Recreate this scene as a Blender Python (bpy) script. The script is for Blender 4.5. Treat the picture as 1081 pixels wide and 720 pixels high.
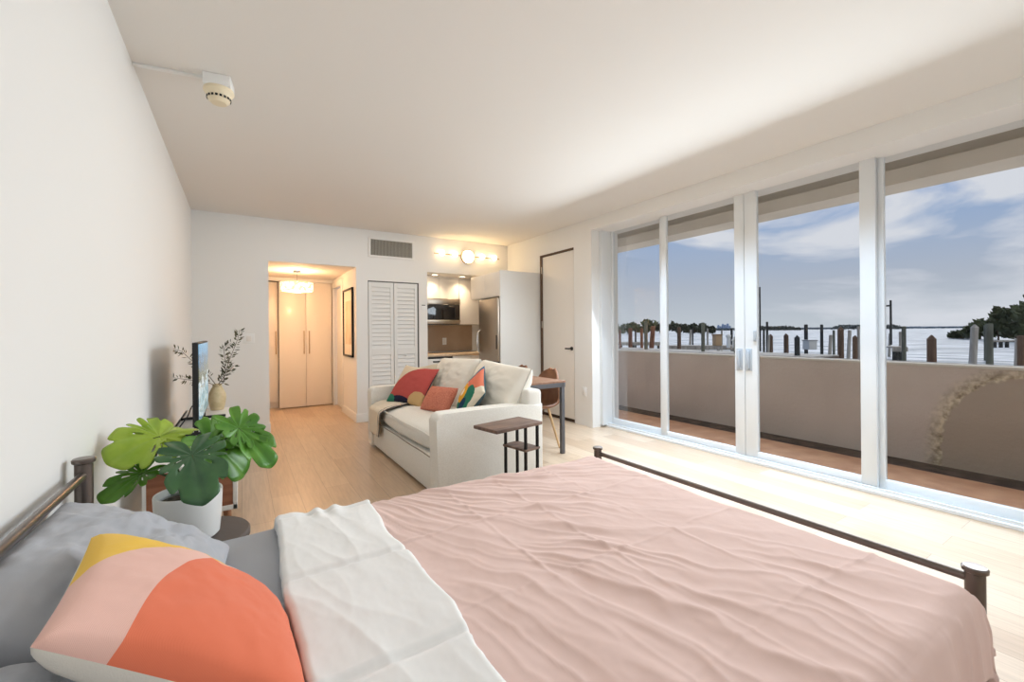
import bpy, bmesh, math, random
from mathutils import Vector, Matrix, noise
R = math.radians
random.seed(7)
for o in list(bpy.data.objects): bpy.data.objects.remove(o)
scene = bpy.context.scene
COL = scene.collection

# ------------------------------------------------------------------ camera, sky, sun, exposure
def lin(r, g, b):
    f = lambda c: c/12.92 if c <= .04045 else ((c+.055)/1.055)**2.4
    return (f(r/255), f(g/255), f(b/255), 1.)
FPX, YAW, ROLL, CYP, EYE = 455., .5617, -.008, 350., 1.25
cF = Vector((math.sin(YAW), math.cos(YAW), 0)); r0 = Vector((math.cos(YAW), -math.sin(YAW), 0)); u0 = Vector((0, 0, 1))
cR = r0*math.cos(ROLL)+u0*math.sin(ROLL); cU = -r0*math.sin(ROLL)+u0*math.cos(ROLL)
CAM = Vector((0, 0, EYE))
cd = bpy.data.cameras.new('camera'); cam = bpy.data.objects.new('camera', cd); COL.objects.link(cam)
mw = Matrix.Identity(4)
for i in range(3):
    mw[i][0] = cR[i]; mw[i][1] = cU[i]; mw[i][2] = -cF[i]; mw[i][3] = CAM[i]
cam.matrix_world = mw
cd.lens = FPX*36/1081; cd.sensor_width = 36; cd.shift_y = -(360-CYP)/1081; cd.clip_start = .02; cd.clip_end = 9000
scene.camera = cam
scene.view_settings.view_transform = 'Standard'; scene.view_settings.look = 'None'
scene.view_settings.gamma = 1; scene.view_settings.use_curve_mapping = False
scene.view_settings.exposure = 0.0

wd = bpy.data.worlds.new('sky'); scene.world = wd; wd.use_nodes = True
nt = wd.node_tree; nt.nodes.clear(); N = nt.nodes.new; L = nt.links.new
out = N('ShaderNodeOutputWorld'); bg = N('ShaderNodeBackground'); L(bg.outputs[0], out.inputs[0])
tc = N('ShaderNodeTexCoord'); sep = N('ShaderNodeSeparateXYZ'); L(tc.outputs['Generated'], sep.inputs[0])
ramp = N('ShaderNodeValToRGB'); L(sep.outputs['Z'], ramp.inputs[0])
for i, (p, c) in enumerate([(0, (204, 210, 217)), (.09, (184, 191, 205)), (.19, (160, 180, 212)), (.29, (100, 146, 212))]):
    e = ramp.color_ramp.elements[i] if i < 2 else ramp.color_ramp.elements.new(p)
    e.position = p; e.color = lin(*c)
mp = N('ShaderNodeMapping'); mp.inputs['Scale'].default_value = (1.6, 1.6, 6.5); mp.inputs['Rotation'].default_value = (.16, -.1, 0); mp.inputs['Location'].default_value = (.35, .1, .2)
L(tc.outputs['Generated'], mp.inputs[0])
nz = N('ShaderNodeTexNoise'); nz.inputs['Scale'].default_value = 1.5; nz.inputs['Detail'].default_value = 7; nz.inputs['Roughness'].default_value = .55; nz.inputs['Distortion'].default_value = .5
L(mp.outputs[0], nz.inputs['Vector'])
# clouds thicken towards the right-hand part of the bay (+X, -Y)
dx = N('ShaderNodeMath'); dx.operation = 'MULTIPLY_ADD'; L(sep.outputs['Y'], dx.inputs[0]); dx.inputs[1].default_value = -.32; dx.inputs[2].default_value = .13
ad = N('ShaderNodeMath'); ad.operation = 'ADD'; L(nz.outputs['Fac'], ad.inputs[0]); L(dx.outputs[0], ad.inputs[1])
cr = N('ShaderNodeValToRGB'); L(ad.outputs[0], cr.inputs[0])
cr.color_ramp.elements[0].position = .47; cr.color_ramp.elements[0].color = (0, 0, 0, 1)
cr.color_ramp.elements[1].position = .60; cr.color_ramp.elements[1].color = (1, 1, 1, 1)
mx = N('ShaderNodeMixRGB'); L(cr.outputs[0], mx.inputs[0]); L(ramp.outputs[0], mx.inputs[1]); mx.inputs[2].default_value = lin(226, 227, 234)
L(mx.outputs[0], bg.inputs[0]); bg.inputs[1].default_value = 1.0

def light(name, kind, loc, energy, color=(1, 1, 1), target=None, **kw):
    d = bpy.data.lights.new(name, kind); d.energy = energy; d.color = color
    for k, v in kw.items(): setattr(d, k, v)
    o = bpy.data.objects.new(name, d); COL.objects.link(o); o.location = loc
    if target is not None:
        o.rotation_euler = (Vector(target)-Vector(loc)).to_track_quat('-Z', 'Y').to_euler()
    return o
# hazy daylight over the bay, very soft
light('sun', 'SUN', (60, 30, 30), 2.2, (1.0, .98, .96), target=(60-math.cos(R(24)), 30-math.sin(R(24)), 30-math.tan(R(32))), angle=R(70))
# added unseen area lamps standing in for window daylight and the room's bounced light
light('window_fill', 'AREA', (3.70, 2.2, 1.8), 78, (.80, .91, 1.0), target=(0, 2.2, -.2), shape='RECTANGLE', size=3.6, size_y=1.1)
light('camera_fill', 'AREA', (1.7, -1.35, 1.5), 15, (.85, .935, 1.0), target=(1.7, 6, 1.3), shape='RECTANGLE', size=3.6, size_y=2.2)  # unseen fill lamp added behind the camera
light('floor_fill', 'AREA', (3.66, 2.1, 2.6), 46, (.56, .76, 1.0), target=(3.6, 2.1, 0), shape='RECTANGLE', size=3.5, size_y=.25, spread=R(75))  # unseen strip lamp added to whiten the floor by the doors
light('ceiling_fill', 'AREA', (1.6, 3.9, 2.685), 20, (1.0, .955, .88), target=(1.6, 3.9001, 0), shape='RECTANGLE', size=3.2, size_y=4.0)  # unseen panel lamp added under the ceiling to brighten bed and back wall

# ------------------------------------------------------------------ helpers
def ray(px, py): return cF+cR*((px-540.5)/FPX)-cU*((py-CYP)/FPX)
def atX(px, py, X): d = ray(px, py); return CAM+d*(X/d.x)
def atY(px, py, Y): d = ray(px, py); return CAM+d*(Y/d.y)
def atZ(px, py, Z): d = ray(px, py); return CAM+d*((Z-EYE)/d.z)
def atD(px, py, D): return CAM+ray(px, py)*D

def nodes(name):
    m = bpy.data.materials.new(name); m.use_nodes = True
    t = m.node_tree; b = t.nodes['Principled BSDF']
    return m, t, b, t.nodes.new, t.links.new
def M(name, c, rough=.5, metal=0., spec=.4, bump=None, var=None, sheen=0, coat=0, stretch=(1, 1, 1)):
    """bump=(scale, strength), var=(scale, colour2, lo, hi)"""
    m, t, b, N, L = nodes(name)
    b.inputs['Base Color'].default_value = lin(*c); b.inputs['Roughness'].default_value = rough
    b.inputs['Metallic'].default_value = metal; b.inputs['Specular IOR Level'].default_value = spec
    b.inputs['Sheen Weight'].default_value = sheen; b.inputs['Coat Weight'].default_value = coat
    if bump or var:
        tc = N('ShaderNodeTexCoord'); mp = N('ShaderNodeMapping'); mp.inputs['Scale'].default_value = stretch; L(tc.outputs['Object'], mp.inputs[0])
    if var:
        n = N('ShaderNodeTexNoise'); n.inputs['Scale'].default_value = var[0]; n.inputs['Detail'].default_value = 5; L(mp.outputs[0], n.inputs['Vector'])
        r = N('ShaderNodeValToRGB'); L(n.outputs['Fac'], r.inputs[0])
        r.color_ramp.elements[0].position = var[2]; r.color_ramp.elements[1].position = var[3]
        r.color_ramp.elements[0].color = lin(*c); r.color_ramp.elements[1].color = lin(*var[1])
        L(r.outputs[0], b.inputs['Base Color'])
    if bump:
        n = N('ShaderNodeTexNoise'); n.inputs['Scale'].default_value = bump[0]; n.inputs['Detail'].default_value = 4; L(mp.outputs[0], n.inputs['Vector'])
        bp = N('ShaderNodeBump'); bp.inputs['Strength'].default_value = bump[1]; bp.inputs['Distance'].default_value = .01
        L(n.outputs['Fac'], bp.inputs['Height']); L(bp.outputs[0], b.inputs['Normal'])
    return m
def emit(name, c, s):
    m, t, b, N, L = nodes(name)
    b.inputs['Base Color'].default_value = lin(*c); b.inputs['Emission Color'].default_value = lin(*c); b.inputs['Emission Strength'].default_value = s
    return m

class B:
    def __init__(s): s.bm = bmesh.new(); s.uv = None
    def box(s, x0, x1, y0, y1, z0, z1, bev=0, mat=None):
        vs = bmesh.ops.create_cube(s.bm, size=1)['verts']
        for v in vs:
            v.co = Vector(((x0+x1)/2+v.co.x*(x1-x0), (y0+y1)/2+v.co.y*(y1-y0), (z0+z1)/2+v.co.z*(z1-z0)))
        if bev:
            es = list({e for v in vs for e in v.link_edges})
            vs = [v for f in bmesh.ops.bevel(s.bm, geom=es, offset=bev, segments=3, profile=.5, affect='EDGES')['faces'] for v in f.verts]+[v for v in vs if v.is_valid]
            vs = list(set(vs))
        if mat is not None:
            for v in vs: v.co = mat @ v.co
        return s
    def tube(s, p, q, r, r2=None, seg=14, caps=True):
        p, q = Vector(p), Vector(q); d = q-p
        if d.length < 1e-6: return s
        rot = d.to_track_quat('Z', 'Y').to_matrix().to_4x4()
        bmesh.ops.create_cone(s.bm, cap_ends=caps, segments=seg, radius1=r, radius2=r if r2 is None else r2, depth=d.length, matrix=Matrix.Translation((p+q)/2) @ rot)
        return s
    def path(s, pts, r, seg=8):
        pts = [Vector(p) for p in pts]; n = len(pts); rings = []
        rr = r if isinstance(r, (list, tuple)) else [r]*n
        up = None
        for i, p in enumerate(pts):
            t = (pts[min(i+1, n-1)]-pts[max(i-1, 0)]).normalized()
            if up is None:
                up = Vector((0, 0, 1)) if abs(t.z) < .9 else Vector((1, 0, 0))
            a = t.cross(up).normalized(); up = a.cross(t).normalized()
            rings.append([s.bm.verts.new(p+(a*math.cos(k*2*math.pi/seg)+up*math.sin(k*2*math.pi/seg))*rr[i]) for k in range(seg)])
        for i in range(n-1):
            for k in range(seg):
                s.bm.faces.new((rings[i][k], rings[i][(k+1) % seg], rings[i+1][(k+1) % seg], rings[i+1][k]))
        s.bm.faces.new(rings[0][::-1]); s.bm.faces.new(rings[-1])
        return s
    def lathe(s, prof, c=(0, 0, 0), seg=40):
        c = Vector(c); rings = []
        for r, z in prof:
            rings.append([s.bm.verts.new(c+Vector((r*math.cos(k*2*math.pi/seg), r*math.sin(k*2*math.pi/seg), z))) for k in range(seg)] if r > 1e-6 else [s.bm.verts.new(c+Vector((0, 0, z)))])
        for a, b in zip(rings, rings[1:]):
            for k in range(seg):
                k2 = (k+1) % seg
                if len(a) == 1 and len(b) == 1: continue
                if len(a) == 1: s.bm.faces.new((a[0], b[k2], b[k]))
                elif len(b) == 1: s.bm.faces.new((a[k], a[k2], b[0]))
                else: s.bm.faces.new((a[k], a[k2], b[k2], b[k]))
        return s
    def ball(s, c, r, seg=20, sc=(1, 1, 1)):
        bmesh.ops.create_uvsphere(s.bm, u_segments=seg, v_segments=seg//2, radius=r, matrix=Matrix.Translation(c) @ Matrix.Diagonal((*sc, 1)))
        return s
    def grid(s, nu, nv, fn, wrap=False):
        """fn(u, v) -> Vector for u, v in 0..1; uv layer keeps (u, v)"""
        if s.uv is None: s.uv = s.bm.loops.layers.uv.new('UVMap')
        g = [[s.bm.verts.new(fn(i/nu, j/nv)) for j in range(nv+1)] for i in range(nu+1)]
        for i in range(nu):
            for j in range(nv):
                f = s.bm.faces.new((g[i][j], g[i+1][j], g[i+1][j+1], g[i][j+1]))
                for l, (a, b) in zip(f.loops, ((i, j), (i+1, j), (i+1, j+1), (i, j+1))): l[s.uv].uv = (a/nu, b/nv)
        return g
    def prism(s, pts, axis, a, b):
        """polygon pts (2-D) extruded along axis from a to b"""
        def P(p, w):
            return Vector({'x': (w, p[0], p[1]), 'y': (p[0], w, p[1]), 'z': (p[0], p[1], w)}[axis])
        A = [s.bm.verts.new(P(p, a)) for p in pts]; Bv = [s.bm.verts.new(P(p, b)) for p in pts]
        n = len(pts)
        s.bm.faces.new(A); s.bm.faces.new(Bv[::-1])
        for i in range(n): s.bm.faces.new((A[i], Bv[i], Bv[(i+1) % n], A[(i+1) % n]))
        return s
    def build(s, name, mat, parent=None, origin=None, smooth=35, solid=0, sub=0, matrix=None):
        if matrix is not None: bmesh.ops.transform(s.bm, matrix=matrix, verts=s.bm.verts)
        bmesh.ops.recalc_face_normals(s.bm, faces=s.bm.faces)
        me = bpy.data.meshes.new(name)
        if origin is not None: bmesh.ops.translate(s.bm, vec=-Vector(origin), verts=s.bm.verts)
        s.bm.to_mesh(me); s.bm.free()
        for mt in (mat if isinstance(mat, (list, tuple)) else [mat]): me.materials.append(mt)
        if smooth:
            for p in me.polygons: p.use_smooth = True
            me.set_sharp_from_angle(angle=R(smooth))
        o = bpy.data.objects.new(name, me); COL.objects.link(o)
        if origin is not None: o.location = origin
        if parent is not None:
            o.parent = parent
            o.matrix_parent_inverse = Matrix.LocRotScale(parent.location, parent.rotation_euler, None).inverted() if parent.get('world_parts', False) else Matrix.Identity(4)
        if solid:
            md = o.modifiers.new('thickness', 'SOLIDIFY'); md.thickness = solid; md.offset = -1
        if sub:
            md = o.modifiers.new('smooth', 'SUBSURF'); md.levels = sub; md.render_levels = sub
        return o
def tag(o, label, cat, group=None):
    o['label'] = label; o['category'] = cat
    if group: o['group'] = group
    return o
def thing(name, label, cat, loc=(0, 0, 0), group=None, local=False):
    """an Empty at the thing's base; parts are built in world coordinates unless local"""
    o = bpy.data.objects.new(name, None); COL.objects.link(o); o.location = loc; o.empty_display_size = .05
    o['world_parts'] = not local
    return tag(o, label, cat, group)
def struct(o): o['kind'] = 'structure'; return o
def structure_empty(name, loc=(0, 0, 0)):
    o = bpy.data.objects.new(name, None); COL.objects.link(o); o.location = loc; o['world_parts'] = True; o['kind'] = 'structure'; return o
def copy_tree(o, parent=None):
    c = o.copy(); COL.objects.link(c)
    if parent is not None:
        c.parent = parent; c.matrix_parent_inverse = o.matrix_parent_inverse.copy()
    for ch in list(o.children): copy_tree(ch, c)
    return c
ORD = ['', 'first', 'second', 'third', 'fourth', 'fifth', 'sixth', 'seventh', 'eighth', 'ninth', 'tenth', 'eleventh', 'twelfth', 'thirteenth', 'fourteenth', 'fifteenth']
def fbm(x, y, z=0., o=4):
    return noise.fractal(Vector((x, y, z)), 1.0, 2.0, o)

# ------------------------------------------------------------------ materials
WALL = M('wall_paint', (238, 236, 232), .75, spec=.2, bump=(120, .03))
CEIL = M('ceiling_paint', (236, 232, 226), .8, spec=.2, bump=(90, .04))
TRIMW = M('white_trim', (240, 239, 236), .4)
ALU = M('white_aluminium', (226, 228, 228), .35, spec=.5)
ALUG = M('grey_aluminium', (176, 181, 186), .4, spec=.5)
DARKGAP = M('dark_gap', (70, 52, 40), .9)
CAB = M('white_lacquer', (240, 234, 226), .25, spec=.5)
CABP = M('grey_white_panel', (226, 224, 220), .4)
BLACKM = M('black_steel', (38, 36, 36), .4, metal=.6)
BEDM = M('bronze_steel', (108, 98, 92), .3, metal=.75, coat=.2)
BLACK = M('black_plastic', (24, 24, 26), .4)
STEEL = M('brushed_steel', (176, 164, 150), .32, metal=1.0, bump=(60, .04), stretch=(1, 1, .03))
STEELD = M('dark_steel', (60, 57, 54), .35, metal=.8)
CHROME = M('chrome', (220, 220, 220), .15, metal=1.0)
NICKEL = M('brass_pull', (196, 170, 140), .3, metal=.8)
def wood_floor():
    m, t, b, N, L = nodes('oak_planks')
    tc = N('ShaderNodeTexCoord'); sp = N('ShaderNodeSeparateXYZ'); L(tc.outputs['Object'], sp.inputs[0])
    cb = N('ShaderNodeCombineXYZ'); L(sp.outputs['Y'], cb.inputs['X']); L(sp.outputs['X'], cb.inputs['Y'])
    br = N('ShaderNodeTexBrick'); L(cb.outputs[0], br.inputs['Vector'])
    br.inputs['Color1'].default_value = lin(208, 184, 157); br.inputs['Color2'].default_value = lin(186, 157, 128); br.inputs['Mortar'].default_value = lin(150, 122, 96)
    br.inputs['Scale'].default_value = 1; br.inputs['Mortar Size'].default_value = .0018; br.inputs['Mortar Smooth'].default_value = .6
    br.inputs['Brick Width'].default_value = 1.25; br.inputs['Row Height'].default_value = .19; br.offset = .37
    mp = N('ShaderNodeMapping'); mp.inputs['Scale'].default_value = (26, 1.6, 1); L(tc.outputs['Object'], mp.inputs[0])
    n = N('ShaderNodeTexNoise'); n.inputs['Scale'].default_value = 2.2; n.inputs['Detail'].default_value = 6; n.inputs['Distortion'].default_value = .6; L(mp.outputs[0], n.inputs['Vector'])
    r = N('ShaderNodeValToRGB'); L(n.outputs['Fac'], r.inputs[0])
    r.color_ramp.elements[0].position = .3; r.color_ramp.elements[0].color = (.74, .7, .66, 1)
    r.color_ramp.elements[1].position = .62; r.color_ramp.elements[1].color = (1.05, 1.05, 1.05, 1)
    mx = N('ShaderNodeMixRGB'); mx.blend_type = 'MULTIPLY'; mx.inputs[0].default_value = .6
    L(br.outputs['Color'], mx.inputs[1]); L(r.outputs[0], mx.inputs[2]); L(mx.outputs[0], b.inputs['Base Color'])
    b.inputs['Roughness'].default_value = .34; b.inputs['Specular IOR Level'].default_value = .7; b.inputs['Coat Weight'].default_value = .4; b.inputs['Coat Roughness'].default_value = .3
    bp = N('ShaderNodeBump'); bp.inputs['Strength'].default_value = .12; bp.inputs['Distance'].default_value = .004
    L(br.outputs['Fac'], bp.inputs['Height']); bp.invert = True; L(bp.outputs[0], b.inputs['Normal'])
    return m
OAK = wood_floor()

# ------------------------------------------------------------------ the room
XL, XR, XG, YB, H = -.48, 3.83, 4.12, 6.22, 2.70
HX0, HX1, HZ = .30, 1.362, 2.165      # hall opening
KX0, KZ = 2.40, 2.166                 # kitchen opening
YN = -1.5
struct(B().box(XL-.1, 4.2, YN-.1, 8.9, -.1, 0).build('floor', OAK, smooth=0))
struct(B().box(XL-.1, 4.3, YN-.1, YB+.12, H, H+.1).build('ceiling', CEIL, smooth=0))
struct(B().box(XL-.1, XL, YN-.1, 8.9, 0, H).build('wall_left', WALL, smooth=0))
struct(B().box(XL, 4.3, YN-.1, YN, 0, H).build('wall_near', WALL, smooth=0))
w = B()
w.box(XL, HX0, YB, YB+.12, 0, H); w.box(HX0, HX1, YB, YB+.12, HZ, H); w.box(HX1, 1.52, YB, YB+.12, 0, H)
w.box(1.52, 2.265, YB, YB+.12, 1.987, H); w.box(2.265, KX0, YB, YB+.12, 0, H); w.box(KX0, XR, YB, YB+.12, KZ, H)
struct(w.build('wall_back', WALL, smooth=0))
w = B()
w.box(XR, 4.3, 4.15, 4.5, 0, H); w.box(XR, 4.3, 4.5, 5.275, 2.385, H); w.box(XR, 4.3, 5.275, 7.1, 0, H); w.box(3.9, 4.3, 4.5, 5.275, 0, 2.385)
w.box(XR, 4.3, YN, 4.15, 2.55, H); w.box(XR, 4.3, YN, .28, 0, 2.55)
struct(w.build('wall_right', WALL, smooth=0))
# hall
w = B(); w.box(.02, .12, YB+.12, 8.9, 0, 2.3); w.box(.12, 1.36, 8.75, 8.9, 0, 2.3)
struct(w.build('wall_hall_left', WALL, smooth=0))
w = B(); w.box(HX1, HX1+.1, YB+.12, 7.22, 0, 2.3); w.box(HX1, HX1+.1, 7.98, 8.9, 0, 2.3); w.box(HX1, HX1+.1, 7.22, 7.98, 2.03, 2.3)
struct(w.build('wall_hall_right', WALL, smooth=0))
struct(B().box(.02, HX1+.1, YB+.12, 8.9, HZ, HZ+.1).build('ceiling_hall', CEIL, smooth=0))
struct(B().box(.12, HX1, 8.0, 8.06, 2.112, HZ).build('trim_hall', TRIMW, smooth=0))
d = structure_empty('door_3', (HX1+.03, 7.6, 0))
B().box(HX1+.05, HX1+.09, 7.25, 7.95, .01, 2.0).build('door_leaf', TRIMW, d)
c = B(); c.box(HX1-.015, HX1+.02, 7.15, 7.24, 0, 2.1, .004); c.box(HX1-.015, HX1+.02, 7.96, 8.0, 0, 2.1, .004); c.box(HX1-.015, HX1+.02, 7.24, 7.96, 2.01, 2.1, .004)
c.build('door_casing', TRIMW, d)
# kitchen recess
w = B(); w.box(2.3, KX0, YB+.12, 7.1, 0, 2.3); w.box(KX0, XR, 6.96, 7.1, 0, 2.3)
struct(w.build('wall_kitchen', WALL, smooth=0))
struct(B().box(KX0, XR, YB+.12, 7.1, KZ, KZ+.1).build('ceiling_kitchen', CEIL, smooth=0))
struct(B().box(KX0+.002, 3.52, 6.944, 6.958, .92, 1.37).build('wall_backsplash', M('taupe_backsplash', (182, 160, 138), .35, var=(3, (174, 150, 128), .4, .6)), smooth=0))
# baseboards
b = B()
b.box(XL, HX0+.012, YB-.014, YB, 0, .12, .003); b.box(HX1-.012, 1.5, YB-.014, YB, 0, .12, .003)
struct(b.build('baseboard_back', TRIMW))
struct(B().box(XL, XL+.014, 2.0, YB-.014, 0, .12, .003).build('baseboard_left', TRIMW))
b = B(); b.box(HX0, HX0+.012, YB, YB+.12, 0, .12, .003); b.box(HX1-.014, HX1, YB, 7.15, 0, .12, .003)
struct(b.build('baseboard_hall', TRIMW))

# right-wall door, flush with dark gaps
d = structure_empty('door_1', (XR, 4.9, 0))
B().box(XR+.008, XR+.045, 4.515, 5.222, .045, 2.355, .002).build('door_leaf', M('door_paint', (236, 230, 222), .5), d)
j = B(); j.box(XR-.004, XR+.06, 5.226, 5.275, 0, 2.385); j.box(XR-.004, XR+.06, 4.5, 5.275, 2.36, 2.385)
j.build('door_jamb', M('brown_jamb', (96, 74, 58), .7), d)
B().box(XR+.02, XR+.06, 4.5, 5.248, .0, .043).build('door_gap', DARKGAP, d)
for z in (2.16, 1.35, .55):
    B().tube((XR-.008, 5.224, z-.05), (XR-.008, 5.224, z+.05), .009).build('door_hinge', STEEL, d)
hb = B(); hb.tube((XR+.01, 4.56, 1.01), (XR-.045, 4.56, 1.01), .011); hb.box(XR-.055, XR-.038, 4.545, 4.64, 1.0, 1.02, .004); hb.tube((XR+.009, 4.56, 1.01), (XR-.002, 4.56, 1.01), .026)
hb.build('door_handle', STEELD, d)

# louvred bifold closet doors
d = structure_empty('door_2', (1.9, YB, 0))
LOUV = M('louver_paint', (232, 230, 226), .45)
B().box(1.52, 2.265, YB+.06, YB+.12, 0, 1.987).build('door_backing', M('closet_dark', (150, 146, 140), .9), d)
for (x0, x1) in ((1.53, 1.884), (1.892, 2.245)):
    f = B(); y0, y1 = YB+.004, YB+.034
    f.box(x0, x0+.045, y0, y1, .02, 1.972, .002); f.box(x1-.045, x1, y0, y1, .02, 1.972, .002)
    for z0, z1 in ((.02, .16), (.93, 1.02), (1.9, 1.972)): f.box(x0+.045, x1-.045, y0, y1, z0, z1, .002)
    for za, zb in ((.16, .93), (1.02, 1.9)):
        n = int((zb-za)/.058)
        for i in range(n):
            z = za+(i+.5)*(zb-za)/n
            f.box(x0+.043, x1-.043, -.005, .005, -.034, .034, 0, Matrix.Translation((0, YB+.019, z)) @ Matrix.Rotation(R(-17), 4, 'X'))
    f.build('louver_leaf', LOUV, d, smooth=0)
B().lathe([(0, -.03), (.013, -.028), (.016, -.018), (.008, -.008), (.007, .004)]).build('door_knob', TRIMW, d, matrix=Matrix.Translation((2.06, YB+.0, .915)) @ Matrix.Rotation(R(-90), 4, 'X'))
j = B(); j.box(2.247, 2.265, YB-.001, YB+.05, 0, 1.987); j.box(1.52, 2.265, YB-.001, YB+.05, 1.974, 1.987)
j.build('door_gap', M('grey_gap', (96, 92, 88), .8), d)

# sliding glass doors
GL, gt, gb, N, L = nodes('window_glass')
gt.nodes.remove(gb); tr = N('ShaderNodeBsdfTransparent'); tr.inputs[0].default_value = (.93, .945, .95, 1)
gl = N('ShaderNodeBsdfGlossy'); gl.inputs['Roughness'].default_value = .02; fr = N('ShaderNodeFresnel'); fr.inputs[0].default_value = 1.45
ms = N('ShaderNodeMixShader'); mm = N('ShaderNodeMath'); mm.operation = 'MULTIPLY'; mm.inputs[1].default_value = .18
L(fr.outputs[0], mm.inputs[0]); L(mm.outputs[0], ms.inputs[0]); L(tr.outputs[0], ms.inputs[1]); L(gl.outputs[0], ms.inputs[2]); L(ms.outputs[0], gt.nodes['Material Output'].inputs[0])
f = B(); f.box(4.03, 4.2, .28, 4.15, .0, .028, .004); f.box(4.045, 4.06, .28, 4.15, .028, .05); f.box(4.03, 4.2, .28, 4.15, 2.585, 2.7); f.box(3.96, 4.2, 4.10, 4.15, .028, 2.585); f.box(4.03, 4.2, .2, .3, .028, 2.585)
f.box(XR+.02, 4.05, .28, 4.15, 2.552, 2.6)
struct(f.build('trim_1', ALU, smooth=0))
panes = [  # left stile, glass, right stile (Y decreasing), X front
    (4.10, 4.075, 3.325, 3.26, 4.125), (3.265, 3.195, 2.40, 2.305, 4.075), (2.30, 2.185, 1.395, 1.295, 4.075), (1.31, 1.26, .42, .3, 4.125)]
for i, (a, g0, g1, e, x) in enumerate(panes):
    wn = structure_empty('window_%d' % (i+1), (x, (a+e)/2, .03))
    f = B(); f.box(x, x+.04, g0, a, .03, 2.59, .004); f.box(x, x+.04, e, g1, .03, 2.59, .004)
    f.box(x, x+.04, g1, g0, .03, .105, .004); f.box(x, x+.04, g1, g0, 2.575, 2.64)
    f.build('window_frame', ALU, wn)
    B().box(x+.017, x+.023, g1-.005, g0+.005, .1, 2.58).build('window_pane', GL, wn, smooth=0)
    if i in (1, 2):
        yc = 2.352 if i == 1 else 2.262
        h = B(); h.box(x-.006, x+.002, yc-.03, yc+.03, .86, 1.07, .002); h.box(x-.022, x-.004, yc-.008, yc+.008, .88, 1.05, .005)
        h.build('window_handle', ALUG, wn)
        if i == 2: B().box(x-.012, x+.002, 2.19, 2.215, 1.14, 1.24, .004).build('window_latch', ALUG, wn)
    # slim grey edge trim on the meeting stile
    if i in (0, 3):
        B().box(x-.012, x-.001, (3.268 if i == 0 else 1.298), (3.282 if i == 0 else 1.312), .05, 2.57, .002).build('window_gasket', ALUG, wn)

# ------------------------------------------------------------------ balcony and bay
CONC = None
def concrete_parapet():
    m, t, b, N, L = nodes('parapet_stucco')
    tc = N('ShaderNodeTexCoord'); n = N('ShaderNodeTexNoise'); n.inputs['Scale'].default_value = 1.6; n.inputs['Detail'].default_value = 8; L(tc.outputs['Object'], n.inputs['Vector'])
    r = N('ShaderNodeValToRGB'); L(n.outputs['Fac'], r.inputs[0])
    r.color_ramp.elements[0].position = .3; r.color_ramp.elements[0].color = lin(196, 183, 173); r.color_ramp.elements[1].position = .7; r.color_ramp.elements[1].color = lin(210, 197, 187)
    # repaired render patch at the right end, with a ragged lichen-edged border: distance from an ellipse in (y, z)
    sp = N('ShaderNodeSeparateXYZ'); L(tc.outputs['Object'], sp.inputs[0])
    def math_(op, a, b_=None, c=None):
        q = N('ShaderNodeMath'); q.operation = op
        for k, v in enumerate((a, b_, c)):
            if v is None: continue
            if isinstance(v, (int, float)): q.inputs[k].default_value = v
            else: L(v, q.inputs[k])
        return q.outputs[0]
    n2 = N('ShaderNodeTexNoise'); n2.inputs['Scale'].default_value = 9; n2.inputs['Detail'].default_value = 8; n2.inputs['Roughness'].default_value = .7; L(tc.outputs['Object'], n2.inputs['Vector'])
    dy = math_('MULTIPLY', math_('SUBTRACT', sp.outputs['Y'], .55), 1/.76); dz = math_('MULTIPLY', math_('SUBTRACT', sp.outputs['Z'], .0), 1/.86)
    dist = math_('SQRT', math_('ADD', math_('POWER', math_('ABSOLUTE', dy), 2.6), math_('POWER', math_('ABSOLUTE', dz), 2.6)))
    dn = math_('MULTIPLY', math_('ADD', dist, math_('MULTIPLY', math_('SUBTRACT', n2.outputs['Fac'], .5), .22)), .5)
    r2 = N('ShaderNodeValToRGB'); L(dn, r2.inputs[0]); e = r2.color_ramp.elements
    e[0].position = 0; e[0].color = (1, 1, 1, 1); e[1].position = .478; e[1].color = (1, 1, 1, 1)
    q = e.new(.485); q.color = (0, 0, 0, 1)
    r3 = N('ShaderNodeValToRGB'); L(dn, r3.inputs[0]); e = r3.color_ramp.elements
    e[0].position = .472; e[0].color = (0, 0, 0, 1); e[1].position = .488; e[1].color = (.85, .85, .85, 1); q = e.new(.535); q.color = (.5, .5, .5, 1); q = e.new(.59); q.color = (0, 0, 0, 1)
    m1 = N('ShaderNodeMixRGB'); L(r2.outputs[0], m1.inputs[0]); L(r.outputs[0], m1.inputs[1]); m1.inputs[2].default_value = lin(176, 162, 148)
    n3 = N('ShaderNodeTexNoise'); n3.inputs['Scale'].default_value = 24; n3.inputs['Detail'].default_value = 5; L(tc.outputs['Object'], n3.inputs['Vector'])
    r4 = N('ShaderNodeValToRGB'); L(n3.outputs['Fac'], r4.inputs[0]); r4.color_ramp.elements[0].position = .35; r4.color_ramp.elements[0].color = lin(126, 112, 86); r4.color_ramp.elements[1].position = .65; r4.color_ramp.elements[1].color = lin(222, 208, 180)
    m2 = N('ShaderNodeMixRGB'); L(r3.outputs[0], m2.inputs[0]); L(m1.outputs[0], m2.inputs[1]); L(r4.outputs[0], m2.inputs[2])
    L(m2.outputs[0], b.inputs['Base Color']); b.inputs['Roughness'].default_value = .9; b.inputs['Specular IOR Level'].default_value = .2
    bp = N('ShaderNodeBump'); bp.inputs['Strength'].default_value = .3; bp.inputs['Distance'].default_value = .02; L(n3.outputs['Fac'], bp.inputs['Height']); L(bp.outputs[0], b.inputs['Normal'])
    return m
XP = 5.56
TERRA = M('terracotta_balcony', (214, 164, 128), .8, var=(5, (194, 142, 110), .35, .65), bump=(60, .1))
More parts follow.
